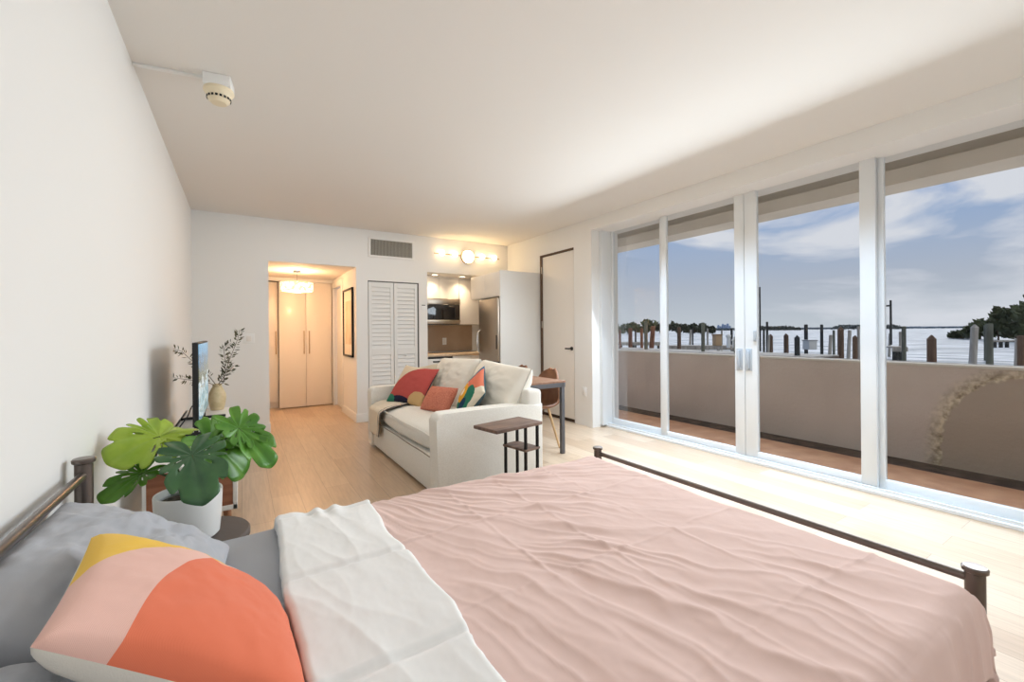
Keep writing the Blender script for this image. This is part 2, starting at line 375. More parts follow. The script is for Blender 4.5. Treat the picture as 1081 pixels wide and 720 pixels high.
SOFF = M('balcony_soffit', (224, 216, 204), .9, var=(1.2, (212, 204, 192), .35, .65), bump=(50, .05))
struct(B().box(4.2, 5.22, -3, 9.5, -.2, -.04).build('floor_balcony', TERRA, smooth=0))
struct(B().box(5.22, XP+.2, -3, 9.5, -.2, -.045).build('floor_gutter', M('gutter_dirt', (98, 82, 72), .95, var=(9, (72, 60, 54), .4, .62), bump=(50, .3)), smooth=0))
PARA = concrete_parapet()
struct(B().box(XP, XP+.16, -3, 9.5, -.2, .89, .004).build('wall_parapet', PARA, smooth=0))
struct(B().box(XP-.012, XP+.18, -3, 9.5, .885, .91, .006).build('trim_parapet', M('parapet_cap', (206, 200, 190), .8, bump=(60, .1))))
struct(B().box(4.3, 6.1, -3, 9.5, 2.96, 3.1).build('ceiling_balcony', M('balcony_ceiling_paint', (232, 226, 216), .9, bump=(50, .05)), smooth=0))
g = B(); g.box(5.50, 5.9, -3, 9.5, 2.68, 2.83, .004); g.box(5.60, 5.9, -3, 9.5, 2.82, 2.97)
struct(g.build('trim_balcony', SOFF, smooth=0))
struct(B().box(4.2, 4.4, -3, 9.5, 2.7, 2.97).build('wall_facade', SOFF, smooth=0))

def water():
    m, t, b, N, L = nodes('bay_water')
    tc = N('ShaderNodeTexCoord'); mp = N('ShaderNodeMapping'); mp.inputs['Scale'].default_value = (.5, .16, 1); L(tc.outputs['Object'], mp.inputs[0])
    n = N('ShaderNodeTexNoise'); n.inputs['Scale'].default_value = 1.1; n.inputs['Detail'].default_value = 6; n.inputs['Distortion'].default_value = .7; L(mp.outputs[0], n.inputs['Vector'])
    r = N('ShaderNodeValToRGB'); L(n.outputs['Fac'], r.inputs[0])
    r.color_ramp.elements[0].position = .42; r.color_ramp.elements[0].color = lin(84, 96, 106)
    r.color_ramp.elements[1].position = .57; r.color_ramp.elements[1].color = lin(178, 184, 192)  # whitish glints painted into the ripple colour
    L(r.outputs[0], b.inputs['Base Color']); b.inputs['Roughness'].default_value = .45; b.inputs['Specular IOR Level'].default_value = .15
    bp = N('ShaderNodeBump'); bp.inputs['Strength'].default_value = .5; bp.inputs['Distance'].default_value = .25; L(n.outputs['Fac'], bp.inputs['Height']); L(bp.outputs[0], b.inputs['Normal'])
    return m
WZ = -1.0
wa = B().box(21, 6000, -4000, 6000, WZ-.5, WZ).build('bay_water', water(), smooth=0); tag(wa, 'choppy pale blue grey water of the bay beyond the dock', 'water'); wa['kind'] = 'stuff'
struct(B().box(5.7, 21.5, -60, 90, -1.5, -.4).build('ground_yard', M('yard_paving', (226, 220, 208), .9, bump=(20, .1)), smooth=0))

WOODG = M('weathered_grey_timber', (176, 170, 160), .85, var=(6, (140, 134, 126), .4, .65), bump=(30, .3), stretch=(1, 1, .15))
WOODB = M('brown_timber', (112, 88, 70), .85, var=(6, (84, 66, 54), .4, .65), bump=(30, .3), stretch=(1, 1, .15))
WOODR = M('rust_timber', (138, 92, 70), .85, var=(6, (104, 70, 56), .4, .65), bump=(30, .3), stretch=(1, 1, .15))
WOODD = M('tarred_timber', (66, 66, 64), .85, var=(6, (48, 48, 48), .4, .65), bump=(30, .3), stretch=(1, 1, .15))
WOODN = M('greenish_timber', (110, 112, 98), .85, var=(6, (84, 84, 76), .4, .65), bump=(30, .3), stretch=(1, 1, .15))
DECK = M('dock_boards', (188, 182, 172), .85, var=(14, (156, 150, 142), .4, .6), bump=(30, .2), stretch=(.3, 3, 1))
# dock along the water's edge
dk = thing('dock', 'long weathered grey boardwalk dock along the seawall beyond the balcony', 'dock', (22.8, 20, 0))
deck = B()
y = 9.2
while y < 42:
    deck.box(21.6, 24.4, y, y+.27, -.06, .0); y += .285
deck.build('dock_deck', DECK, dk, smooth=0)
B().box(21.5, 21.75, 9.2, 42, -.3, -.05, .02).build('dock_beam', WOODG, dk)
B().box(24.2, 24.45, 9.2, 42, -.3, -.05, .02).build('dock_beam', WOODB, dk)
for k in range(8): B().tube((24.3, 10+k*4.2, -1.6), (24.3, 10+k*4.2, -.06), .13).build('dock_support', WOODD, dk)
sw = B(); sw.box(21.3, 21.9, -30, 9.1, -.4, -.12, .02); sw.box(21.35, 21.6, -30, 9.1, -.12, -.0, .02)
tag(sw.build('seawall_cap', WOODG, origin=(21.5, -10, -.4)), 'low grey timber seawall edge running right of the dock', 'seawall')
# finger piers
for i, (px0, px1, py, lab) in enumerate([(642, 697, 361, 'low finger pier of grey boards among the rust brown pilings at far left'), (705, 776, 364.5, 'grey finger pier seen over the parapet in the second glass pane'), (934, 950, 365.5, 'short grey pier platform beside the tall light pole at right')]):
    a = atZ(px0, py, 0.0); c = atZ(px1, py, 0.0)
    pr_ = thing('finger_pier', lab, 'pier', (a+c)/2, group='finger piers')
    dv = (c-a).normalized(); nv = Vector((-dv.y, dv.x, 0)); ln = (c-a).length
    mat = Matrix.Translation((a+c)/2) @ Matrix(((dv.x, nv.x, 0, 0), (dv.y, nv.y, 0, 0), (0, 0, 1, 0), (0, 0, 0, 1)))
    B().box(-ln/2, ln/2, -.8, .8, -.1, .0, .01, mat).build('pier_deck', DECK, pr_)
    B().box(-ln/2, ln/2, -.86, -.78, -.35, -.05, .01, mat).build('pier_beam', WOODG, pr_)
    for k in range(5): B().tube(mat @ Vector((-ln/2+.2+k*(ln-.4)/4, -.7, -1.3)), mat @ Vector((-ln/2+.2+k*(ln-.4)/4, -.7, -.08)), .12).build('pier_support', WOODD, pr_)
# pilings: (px, y top, y bottom, width px, material, pointed, lean, words)
PIL = [(650, 348, 361, 2.2, WOODB, 0, 0, 'thin brown'), (654.5, 348.5, 368.6, 2.4, WOODR, 0, 0, 'narrow brown'), (665.5, 347, 366, 4.2, WOODR, 0, 0, 'stout rust brown'), (671, 348, 361, 1.8, WOODD, 0, 0, 'thin dark'),
       (677.5, 347, 368, 2.8, WOODR, 0, 0, 'rust brown'), (682, 339.8, 369.5, 3.6, WOODN, 0, 0, 'tall greenish'), (688, 345, 366, 4.8, WOODR, 0, 1, 'leaning rust brown'),
       (717, 346, 366, 3.8, WOODB, 0, 0, 'dark brown'), (728.5, 348.5, 364, 2.2, WOODG, 0, 1, 'pale leaning'), (731.3, 347, 362, 1.6, WOODD, 0, 0, 'thin dark'), (742.3, 341, 372, 3.6, WOODN, 0, 0, 'tall dark'), (747, 347, 361, 1.8, WOODG, 0, 0, 'thin grey'), (762, 349, 361.5, 1.8, WOODG, 0, 0, 'thin pale'), (772.5, 347, 364, 2.2, WOODD, 0, 0, 'dark'), (777, 354, 373.5, 4.0, WOODN, 1, 0, 'short pointed'),
       (806.5, 347.6, 370.7, 2.0, WOODD, 0, 0, 'thin dark'), (810, 340, 370, 2.2, WOODD, 0, 0, 'tall black'), (811, 354, 371, 2.4, WOODG, 0, 1, 'pale leaning'), (813.6, 352.7, 370, 4.2, WOODB, 1, 0, 'reddish brown pointed'), (830, 352, 369, 4.4, WOODB, 1, 0, 'brown pointed'), (841.6, 354, 376.5, 5.0, WOODD, 1, 0, 'dark pointed'), (851, 343, 368, 3.4, WOODD, 0, 0, 'tall dark'), (867.6, 343, 368.2, 2.8, WOODD, 0, 0, 'tall black'),
       (876, 354, 370, 3.2, WOODG, 0, 1, 'pale grey leaning'), (880.3, 349, 367, 2.2, WOODN, 0, 0, 'thin grey'), (887.6, 345, 373.6, 5.6, WOODB, 1, 0, 'broad brown'), (896, 349, 367, 3.2, WOODG, 0, 1, 'grey leaning'), (902.8, 354, 378.7, 4.6, WOODB, 1, 0, 'front brown pointed'), (906.3, 345, 366, 2.4, WOODG, 0, 0, 'thin pale'),
       (939, 352, 364, 2.4, WOODG, 0, 1, 'pale leaning'), (950.5, 350.5, 366, 2.6, WOODG, 0, 0, 'grey'), (954.3, 345, 375.6, 3.8, WOODN, 0, 0, 'brown grey'), (983.6, 353.6, 382.3, 7.8, WOODB, 1, 0, 'wide dark brown pointed'), (1027, 342.4, 378.7, 6.2, WOODG, 1, 1, 'tall grey leaning'), (1041, 344, 366, 3.4, WOODN, 0, 0, 'dark grey'), (1044.7, 342.4, 378.7, 5.6, WOODN, 0, 0, 'tall greenish grey'), (1073, 358, 384, 4, WOODG, 0, 1, 'pale leaning'), (1078, 355, 386, 6.0, WOODB, 0, 0, 'brown')]
PANE_NAMES = ['the first glass pane', 'the second glass pane', 'the third glass pane', 'the rightmost glass pane']
cnt = {}
for (px, yt, yb, wpx, mt, pt, lean, words) in PIL:
    pane = 0 if px < 700 else 1 if px < 790 else 2 if px < 920 else 3
    cnt[pane] = cnt.get(pane, 0)+1
    base = atZ(px, max(yb, 361.5), -.05); dd = (base-CAM).dot(cF); r = wpx/FPX*dd/2
    top = atD(px, yt, dd); low = base.copy(); low.z = -1.4
    top = Vector((base.x+(.12 if lean else 0)*.0, base.y, top.z))
    lv = cR*(wpx*.35/FPX*dd) if lean else Vector((0, 0, 0))
    p = B(); h1 = top-(Vector((0, 0, r*1.2)) if pt else Vector())
    p.tube(low-lv, h1+lv, r*1.05, r, seg=12)
    if pt: p.tube(h1+lv, top+lv, r*1.12, r*.15, seg=12)
    else: p.tube(top+lv, top+lv+Vector((0, 0, r*.3)), r*1.0, r*.7, seg=12)
    tag(p.build('dock_piling', mt, origin=low), '%s piling, %s from left in %s' % (words, ORD[cnt[pane]], PANE_NAMES[pane]), 'piling', 'pilings along the dock')
# light poles on the dock
for (px, yt, yb, wpx, lab) in [(802.6, 303, 371, 1.7, 'tall thin black light pole on the dock beside the middle glass door stile'), (940.6, 317, 364, 2.2, 'tall dark light pole with small bracket standing on the short pier')]:
    base = atZ(px, yb, 0); dd = (base-CAM).dot(cF); top = atD(px, yt, dd); r = wpx/FPX*dd/2
    lp = thing('light_pole', lab, 'pole', base, group='dock light poles')
    B().tube(base, (base.x, base.y, top.z), r, r*.85).build('pole', WOODD, lp)
    tz = top.z*.82+.2
    B().box(base.x-r, base.x+r, base.y, base.y+.35, tz-.06, tz+.06, .02).build('bracket', WOODD, lp)
# things on the dock
def dock_box(px0, px1, yt, yb, name, lab, cat, mat, lidmat):
    a = atZ(px0, yb, 0); dd = (a-CAM).dot(cF); c = a+cR*((px1-px0)/FPX*dd); w_ = (c-a).length; hgt = (yb-yt)/FPX*dd; c = (a+c)/2
    t = thing(name, lab, cat, c)
    mt = Matrix.Translation(c) @ Matrix.Rotation(-YAW, 4, 'Z')
    B().box(-w_/2, w_/2, -.3, .3, 0, hgt*.88, .02, mt).build('body', mat, t)
    B().box(-w_/2-.04, w_/2+.04, -.34, .34, hgt*.88, hgt, .02, mt).build('lid', lidmat, t)
dock_box(753.8, 760.2, 352.8, 364.8, 'dock_cabinet', 'tan wooden cabinet standing on the dock in the second glass pane', 'cabinet', M('tan_wood', (182, 152, 116), .8), M('tan_lid', (150, 122, 92), .8))
dock_box(850.8, 859, 358.7, 369, 'dock_box', 'white dock storage box beside a tall dark piling, third pane', 'box', M('white_fibreglass', (214, 214, 210), .5), M('grey_lid', (168, 168, 166), .6))
p0 = atZ(769, 367, 0); t = thing('pedestal', 'white utility pedestal on the dock near the middle stile', 'pedestal', p0)
B().tube(p0, p0+Vector((0, 0, .75)), .12).build('post', M('white_pvc', (226, 226, 222), .5), t); B().ball(p0+Vector((0, 0, .8)), .17).build('head', bpy.data.materials['white_pvc'], t)
q0 = p0+cR*.35; q = thing('mooring_cleat_post', 'small white ball-topped post right of the utility pedestal', 'post', q0)
B().tube(q0, q0+Vector((0, 0, .5)), .07).build('post', bpy.data.materials['white_pvc'], q); B().ball(q0+Vector((0, 0, .52)), .11).build('head', bpy.data.materials['white_pvc'], q)
# ruined piles at right
a = atZ(1050, 367, WZ); t = thing('old_pier', 'ruined low dark pier in the water before the mangroves', 'pier', a)
dd = (a-CAM).dot(cF)
for k in range(3):
    p = a+cR*(k*6.5/FPX*dd); B().tube((p.x, p.y, -1.5), (p.x, p.y, p.z+6/FPX*dd), 3.2/FPX*dd/2).build('pile', WOODD, t)
p = a-cR*(6/FPX*dd); q = a+cR*(28/FPX*dd); zz = a.z+6.6/FPX*dd
B().tube((p.x, p.y, zz), (q.x, q.y, zz), .1).build('beam', WOODG, t)
# trees over the water
def leaf_tree(name, lab, base, w_, h_, d_, colmat, n=900, s=.5, seed=1, group=None):
    rd = random.Random(seed); t = thing(name, lab, 'tree', base, group); b = B()
    blobs = [(Vector((rd.uniform(-.36, .36)*w_, rd.uniform(-.3, .3)*d_, h_*rd.uniform(.28, .72))), rd.uniform(.2, .3)) for _ in range(9)]
    for i in range(n):
        c, rr = rd.choice(blobs); v = Vector((rd.gauss(0, 1), rd.gauss(0, 1), rd.gauss(0, 1))).normalized()*(rd.random()**.35)
        p = base+c+Vector((v.x*rr*w_*.75, v.y*rr*d_*.9, v.z*rr*h_)); p.z = max(p.z, base.z+.02*h_)
        q = Vector((rd.gauss(0, 1), rd.gauss(0, 1), rd.gauss(0, 1))).normalized(); x = q.orthogonal().normalized(); y = q.cross(x)
        k = s*rd.uniform(.6, 1.3)
        b.bm.faces.new([b.bm.verts.new(p+x*k*a_+y*k*.5*b_) for a_, b_ in ((-1, 0), (0, -1), (1, 0), (0, 1))])
    b.build('foliage', colmat, t, smooth=0)
    tk = B(); tk.path([base+Vector((0, 0, .02)), base+Vector((.1*w_*.2, 0, h_*.3)), base+Vector((0, .05*w_, h_*.6))], [.03*h_, .024*h_, .012*h_])
    for k in range(3):
        c, rr = blobs[k]; tk.path([base+Vector((0, 0, h_*.2)), base+c*.6, base+c], [.018*h_, .012*h_, .006*h_], 6)
    tk.build('trunk', WOODB, t)
MG = M('mangrove_leaves', (92, 98, 66), .8, var=(.4, (62, 70, 48), .4, .62)); MG2 = M('dark_mangrove_leaves', (76, 80, 62), .85, var=(.3, (56, 62, 50), .4, .62)); MG3 = M('olive_leaves', (106, 116, 84), .85, var=(.2, (84, 94, 70), .4, .6))
for k, (px, yt, wpx, yb, nn) in enumerate([(1014, 348, 30, 357.5, 500), (1035, 334, 38, 358, 900), (1054, 331, 34, 359, 900), (1073, 318, 42, 360, 1400), (1100, 308, 60, 361, 1200)]):
    b0 = atZ(px, yb, WZ); dd = (b0-CAM).dot(cF); hh = (yb-yt)/FPX*dd
    leaf_tree('mangrove_tree', ['low mangrove bush at the left tip of the right-hand clump', 'rounded mangrove tree behind the two tall grey pilings', 'mangrove tree between the tall pilings and the frame edge', 'tallest mangrove tree in view at the right edge', 'mangrove tree partly cut by the right edge of the picture'][k], b0, wpx/FPX*dd, hh, wpx/FPX*dd*.8, MG, nn, .62, 40+k, 'mangroves by the right edge')
LT = [(648, 338, 26), (662, 339, 28), (676, 338, 26), (689, 336, 30), (705, 338, 26), (716, 340, 24), (728, 342, 22), (739, 341, 22), (748, 344, 20)]
for k, (px, yt, wpx) in enumerate(LT):
    b0 = atD(px, 351.2, 260.); b0.z = WZ; dd = 260.
    leaf_tree('shore_tree', '%s shoreline tree, %s from the left in the far clump across the water' % ('olive green' if k < 4 else 'dark', ORD[k+1]), b0, wpx/FPX*dd, (351.5-yt)/FPX*dd+.4, wpx/FPX*dd*.6, MG3 if k < 4 else MG2, 420, 1.3, 60+k, 'trees on the left shore')
def island(px0, px1, yt, yb, D, mat, lab, seed):
    rd = random.Random(seed); b = B(); n = int((px1-px0)*26)
    for i in range(n):
        px = rd.uniform(px0, px1); e = min(px-px0, px1-px)/(px1-px0)*2
        top = yb-(yb-yt)*(min(1, e*3+.25))*(.75+.3*noise.noise(Vector((px*.25, seed, 0))))
        p = atD(px, rd.uniform(top, yb), D)+cF*rd.uniform(0, 40); p.z = max(p.z, WZ+D*.003)
        q = Vector((rd.gauss(0, 1), rd.gauss(0, 1), rd.gauss(0, 1))).normalized(); x = q.orthogonal().normalized(); y = q.cross(x); k = D*.0032*rd.uniform(.6, 1.2)
        b.bm.faces.new([b.bm.verts.new(p+x*k*a_+y*k*.6*b_) for a_, b_ in ((-1, 0), (0, -1), (1, 0), (0, 1))])
    o = b.build('tree_line', mat, smooth=0); tag(o, lab, 'trees'); o['kind'] = 'stuff'
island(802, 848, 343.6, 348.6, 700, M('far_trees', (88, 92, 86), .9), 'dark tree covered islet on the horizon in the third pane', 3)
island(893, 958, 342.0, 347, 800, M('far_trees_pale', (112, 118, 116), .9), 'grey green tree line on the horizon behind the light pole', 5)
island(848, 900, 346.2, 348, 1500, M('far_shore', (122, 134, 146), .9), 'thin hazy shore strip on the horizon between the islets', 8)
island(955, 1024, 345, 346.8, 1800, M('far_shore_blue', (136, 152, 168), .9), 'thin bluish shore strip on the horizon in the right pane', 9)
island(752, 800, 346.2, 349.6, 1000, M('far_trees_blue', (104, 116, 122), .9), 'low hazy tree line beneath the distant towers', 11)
TW = M('hazy_tower', (150, 168, 196), .9)  # distance haze painted into the tower blue, as in the shore strips above
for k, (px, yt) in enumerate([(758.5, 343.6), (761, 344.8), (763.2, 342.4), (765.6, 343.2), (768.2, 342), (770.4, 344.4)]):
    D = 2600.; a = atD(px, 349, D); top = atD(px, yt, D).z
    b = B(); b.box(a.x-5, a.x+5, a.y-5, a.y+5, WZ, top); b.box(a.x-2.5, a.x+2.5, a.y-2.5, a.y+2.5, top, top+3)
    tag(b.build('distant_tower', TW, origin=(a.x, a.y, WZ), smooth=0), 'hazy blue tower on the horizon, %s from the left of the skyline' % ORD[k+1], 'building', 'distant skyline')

# ------------------------------------------------------------------ soft furnishing helpers
def cushion(name, mat, w_, h_, t_, matrix, parent=None, pull=.07, corner=.35, wr=.006, seed=0, nu=44, nv=44, piping=None, puff=.42, back=None, sag=0):
    """pillow of width w_ (local x), height h_ (local y), thickness t_ (local z); uv = face coordinates"""
    b = B(); n2 = .0
    def pos(u, v, sgn):
        a, c = u*2-1, v*2-1
        k = (max(0, 1-a*a)*max(0, 1-c*c))**puff
        x = a*w_/2*(1-pull*(1-c*c)); y = c*h_/2*(1-pull*(1-a*a))
        wv = wr*(fbm(a*2.2+seed, c*2.2, sgn*3+seed, 4)+.6*(1-abs(noise.noise(Vector((a*3+seed, c*3, seed))))))
        z = sgn*(k*t_/2+wv*k)-sag*(1-k)
        return Vector((x, y, z))
    b.grid(nu, nv, lambda u, v: pos(u, v, 1))
    nf = len(b.bm.faces)
    b.grid(nu, nv, lambda u, v: pos(u, v, -1))
    b.bm.faces.ensure_lookup_table()
    if back is not None:
        for f in b.bm.faces[nf:]: f.material_index = 1
    bmesh.ops.remove_doubles(b.bm, verts=b.bm.verts, dist=.0004)
    o = b.build(name, mat if back is None else [mat, back], parent, smooth=80, matrix=matrix)
    if piping is not None:
        pts = []
        for k in range(4):
            for i in range(12):
                s = i/12*2-1; a, c = [(s, -1), (1, s), (-s, 1), (-1, -s)][k]
                pts.append(matrix @ Vector((a*w_/2*(1-pull*(1-c*c)), c*h_/2*(1-pull*(1-a*a)), -sag)))
        pts.append(pts[0])
        B().path(pts, .005, 6).build('piping', piping, o)
    return o
def frame(o, x, y, z):
    m = Matrix.Identity(4)
    for i in range(3): m[i][0] = x[i]; m[i][1] = y[i]; m[i][2] = z[i]; m[i][3] = o[i]
    return m
def quadframe(c, xdir, ydir):
    x = Vector(xdir).normalized(); z = x.cross(Vector(ydir)).normalized(); y = z.cross(x)
    return frame(Vector(c), x, y, z)
GREY = M('grey_sheet', (176, 178, 184), .8, spec=.2, bump=(500, .05), sheen=.1)
PINK = M('pink_cotton', (226, 197, 188), .85, spec=.15, bump=(600, .05), sheen=.1)
WHITEC = M('white_cotton', (238, 237, 235), .8, spec=.2, bump=(500, .05), sheen=.1)
CREAM = M('cream_canvas', (226, 218, 206), .9, spec=.15, bump=(380, .15))
LINEN = M('oat_linen', (242, 239, 231), .9, spec=.15, bump=(320, .15), var=(220, (233, 229, 220), .4, .6))

# ------------------------------------------------------------------ bed
BX0, BX1, BY0, BY1, MZ = -.435, 1.82, .35, 1.93, .49
bed = thing('metal_bed', 'dark bronze metal bed frame with thin headboard and footboard rails', 'bed', (.7, 1.14, 0))
for (x, y, h) in ((BX0, BY1, .85), (BX0, BY0, .85), (BX1, BY1, .55), (BX1, BY0, .55)):
    p = B().tube((x, y, 0), (x, y, h-.012), .023, seg=20); p.lathe([(.023, -.018), (.029, -.014), (.030, -.004), (.026, 0), (0, .001)], (x, y, h), 20)
    p.build('bed_post', BEDM, bed)
B().tube((BX0, BY0, .795), (BX0, BY1, .795), .013).build('headboard_rail', BEDM, bed)
B().tube((BX0, BY0, .45), (BX0, BY1, .45), .011).build('headboard_rail', BEDM, bed)
B().tube((BX1, BY0, .512), (BX1, BY1, .512), .0125).build('footboard_rail', BEDM, bed)
for y in (BY0+.01, BY1-.01): B().box(BX0, BX1, y-.012, y+.012, .2, .25, .003).build('side_rail', BEDM, bed)
B().box(BX1-.012, BX1+.012, BY0, BY1, .2, .25, .003).build('end_rail', BEDM, bed)
sl = B()
for k in range(12): sl.box(BX0+.1+k*.175, BX0+.16+k*.175, BY0, BY1, .215, .235)
sl.build('slats', BEDM, bed)
mt = B()
def mat_top(u, v):
    x = -.405+u*2.14; y = .375+v*1.53
    return Vector((x, y, MZ+.006*fbm(x*4, y*4, 3)+.004*math.sin((x+y*.3)*30)*max(0, fbm(x*2, y*2, 9))))
mt.box(-.41, 1.735, .37, 1.91, .235, MZ-.012, .05)
mt.grid(80, 60, mat_top)
tag(mt.build('mattress', GREY, origin=(.66, 1.14, .235), smooth=50), 'mattress in a grey fitted sheet lying on the metal bed frame', 'mattress')

# pink cover, draped over foot and both sides
def drape(s, r=.055):
    """arc length past an edge -> (outward, down)"""
    if s <= 0: return s, 0.
    q = r*math.pi/2
    if s < q: return r*math.sin(s/r), r*(1-math.cos(s/r))
    return r+(s-q)*.06, r+(s-q)
def ridged(x, y, z):
    return (1-min(1, abs(noise.noise(Vector((x, y, z))))*2.2))**2
FX = lambda y: .455+.010*math.sin(y*7)+.005*math.sin(y*19+1)     # fold line
cov = B(); CX0 = .44; EX = 1.70; NE, FE = .385, 1.85
def cover(u, v):
    s = CX0+u*(EX-CX0+.34); t = (NE-.27)+v*(FE-NE+.27+.22)
    ox, dx_ = drape(s-EX); x = EX+ox
    if t > FE: oy, dy_ = drape(t-FE); y = FE+oy
    elif t < NE: oy, dy_ = drape(NE-t); y = NE-oy
    else: y, dy_ = t, 0
    dn = math.hypot(dx_, dy_) if dx_ and dy_ else dx_+dy_
    # wrinkles radiating from the far end of the fold
    px, py = s-.25, 2.25-t; ph = math.atan2(px, py); rr = math.hypot(px, py)
    warp = fbm(s*1.7, t*1.7, 2)*.10
    fan = ridged((ph+warp)*9, rr*.8, 1.)*.0085+ridged((ph+warp*.7)*21, rr*1.5, 5.)*.0060
    fan *= .35+.9*max(0, min(1, .55+fbm(s*1.3, t*1.3, 7)*1.1))
    fan *= .5+.6*max(0, 1-abs(s-.9)/.9)
    cross = .0022*fbm(s*9, t*9, 4)+.008*fbm(s*2, t*2, 8)
    cr = 0
    for X0 in (.78, 1.03, 1.33): cr += .0042*math.exp(-((s-X0+.02*fbm(t*3, X0))/.0075)**2)*max(.15, min(1, .6+fbm(t*2, X0*5)))
    for Y0 in (.57, 1.02, 1.46): cr += .0048*math.exp(-((t-Y0+.02*fbm(s*3, Y0))/.0075)**2)*max(.35, min(1, .6+fbm(s*2, Y0*5)))
    h = fan+cross+cr
    z = MZ+.032+h-dn
    if dn > .03:   # hanging folds push outwards
        k = min(1, dn/.12)
        if dx_ > 0: x += k*(.020*ridged(t*9, s*.5, 3)+.012*fbm(t*7, s, 1))
        if dy_ > 0: y += (k*(.020*ridged(s*9, t*.5, 4)))*(1 if t > FE else -1)
    return Vector((x, y, z))
cov.grid(250, 300, cover)
tag(cov.build('bed_cover', PINK, origin=(1.1, 1.14, MZ), smooth=180, solid=.006), 'wrinkled pale pink cotton cover spread over the foot two thirds of bed', 'bed cover')

# white quilted comforter edge turned out beyond the pink cover
wc = B()
def comf(u, v):
    y = (NE-.2)+v*(FE-NE+.2+.14)
    x0 = .102+.006*math.sin(y*8); x1 = FX(y)
    s = u; x = x0+(x1-x0)*min(1, max(0, (s-.06)/.88))
    prof = min(1, math.sin(min(1, s/.10)*math.pi/2), math.sin(min(1, (1-s)/.10)*math.pi/2))
    yy, dn = y, 0
    if y > FE: oy, dn = drape(y-FE); yy = FE+oy
    elif y < NE: oy, dn = drape(NE-y); yy = NE-oy
    ql = 1-abs(math.sin((y-.92)*math.pi/.46))            # seams across
    seam = max(0, ql-.86)/.14
    puff = .022*(1-.5*seam)
    wrk = .006*ridged((x*1.0+y*.25)*4, y*.9, 3.)+.003*ridged(x*8+y*2.0, y*2.2, 6.)+.0018*fbm(x*10, y*7, 2)
    ruff = .008*math.sin(x*60+2*math.sin(x*23))*max(0, min(1, (y-FE+.10)/.1))
    z = MZ+.026+prof*(puff+wrk+.010)+ruff-dn-.02*(1-prof)
    if s > .9: z = max(z, MZ+.03-dn)
    return Vector((x+.004*fbm(y*12, s*3), yy, z))
wc.grid(110, 260, comf)
tag(wc.build('comforter', WHITEC, origin=(.3, 1.14, MZ), smooth=180, solid=.012), 'white quilted comforter strip folded between the grey sheet and pink cover', 'comforter')

# grey pillows leaning on the headboard
def pillow_m(c, tilt, yaw=0, roll=0):
    return Matrix.Translation(c) @ Matrix.Rotation(R(yaw), 4, 'Z') @ Matrix.Rotation(R(tilt), 4, 'Y') @ Matrix.Rotation(R(roll), 4, 'X')
for c, tilt, yaw, lab, sd in (((-.265, 1.44, .625), 30, -3, 'grey pillow behind the colour-block cushion, nearer the headboard post', 1), ((-.25, .76, .605), 26, 3, 'grey pillow at the near corner, cut by the picture edge', 5)):
    o = cushion('pillow', GREY, .48, .70, .18, pillow_m(c, tilt, yaw), pull=.04, wr=.028, seed=sd, nu=70, nv=90, puff=.36)
    tag(o, lab, 'pillow', 'grey bed pillows')

# colour-block cushion: A, B along the headboard, C, D towards the foot
def block_mat():
    m, t, b, N, L = nodes('color_block_knit')
    uv = N('ShaderNodeUVMap'); sp = N('ShaderNodeSeparateXYZ'); L(uv.outputs[0], sp.inputs[0])
    def mt_(op, a, b_=None):
        q = N('ShaderNodeMath'); q.operation = op
        for k, v in enumerate((a, b_)):
            if v is None: continue
            if isinstance(v, (int, float)): q.inputs[k].default_value = v
            else: L(v, q.inputs[k])
        return q.outputs[0]
    U, V = sp.outputs['X'], sp.outputs['Y']
    def circ(cu, cv, r):
        du = mt_('SUBTRACT', U, cu); dv = mt_('SUBTRACT', V, cv)
        return mt_('LESS_THAN', mt_('SQRT', mt_('ADD', mt_('MULTIPLY', du, du), mt_('MULTIPLY', dv, dv))), r)
    orange = circ(*ORC); pinkc = circ(*PKC); white = mt_('GREATER_THAN', U, .585)
    def mix(f, a, b_):
        q = N('ShaderNodeMixRGB'); L(f, q.inputs[0])
        for k, v in ((1, a), (2, b_)):
            if isinstance(v, tuple): q.inputs[k].default_value = v
            else: L(v, q.inputs[k])
        return q.outputs[0]
    c = mix(white, lin(240, 194, 74), lin(232, 226, 214))
    c = mix(pinkc, c, lin(236, 190, 176)); c = mix(orange, c, lin(232, 124, 92))
    wv = N('ShaderNodeTexWave'); wv.inputs['Scale'].default_value = 130; wv.inputs['Distortion'].default_value = .6; wv.bands_direction = 'DIAGONAL'; L(uv.outputs[0], wv.inputs['Vector'])
    L(c, b.inputs['Base Color']); b.inputs['Roughness'].default_value = .95; b.inputs['Specular IOR Level'].default_value = .1; b.inputs['Sheen Weight'].default_value = .15
    bp = N('ShaderNodeBump'); bp.inputs['Strength'].default_value = .18; bp.inputs['Distance'].default_value = .002; L(wv.outputs['Fac'], bp.inputs['Height']); L(bp.outputs[0], b.inputs['Normal'])
    return m
# face coordinates: U from the headboard edge (0) to the foot edge (1), V from near (0) to far (1)
ORC = (1.08, .083, .865); PKC = (.576, .169, .635)
PA, PB, PC = Vector((-.248, .888, .80)), Vector((-.29, 1.34, .79)), Vector((.06, 1.356, .51))
pc = (PA+PC)/2
cushion('throw_pillow', block_mat(), .46, .46, .17, quadframe(pc, PC-PB, PB-PA), pull=.03, wr=.007, seed=3, nu=60, nv=60, back=CREAM, puff=.37)
tp = bpy.data.objects['throw_pillow']; tag(tp, 'square knit cushion in coral, blush and yellow blocks on the bed', 'cushion')

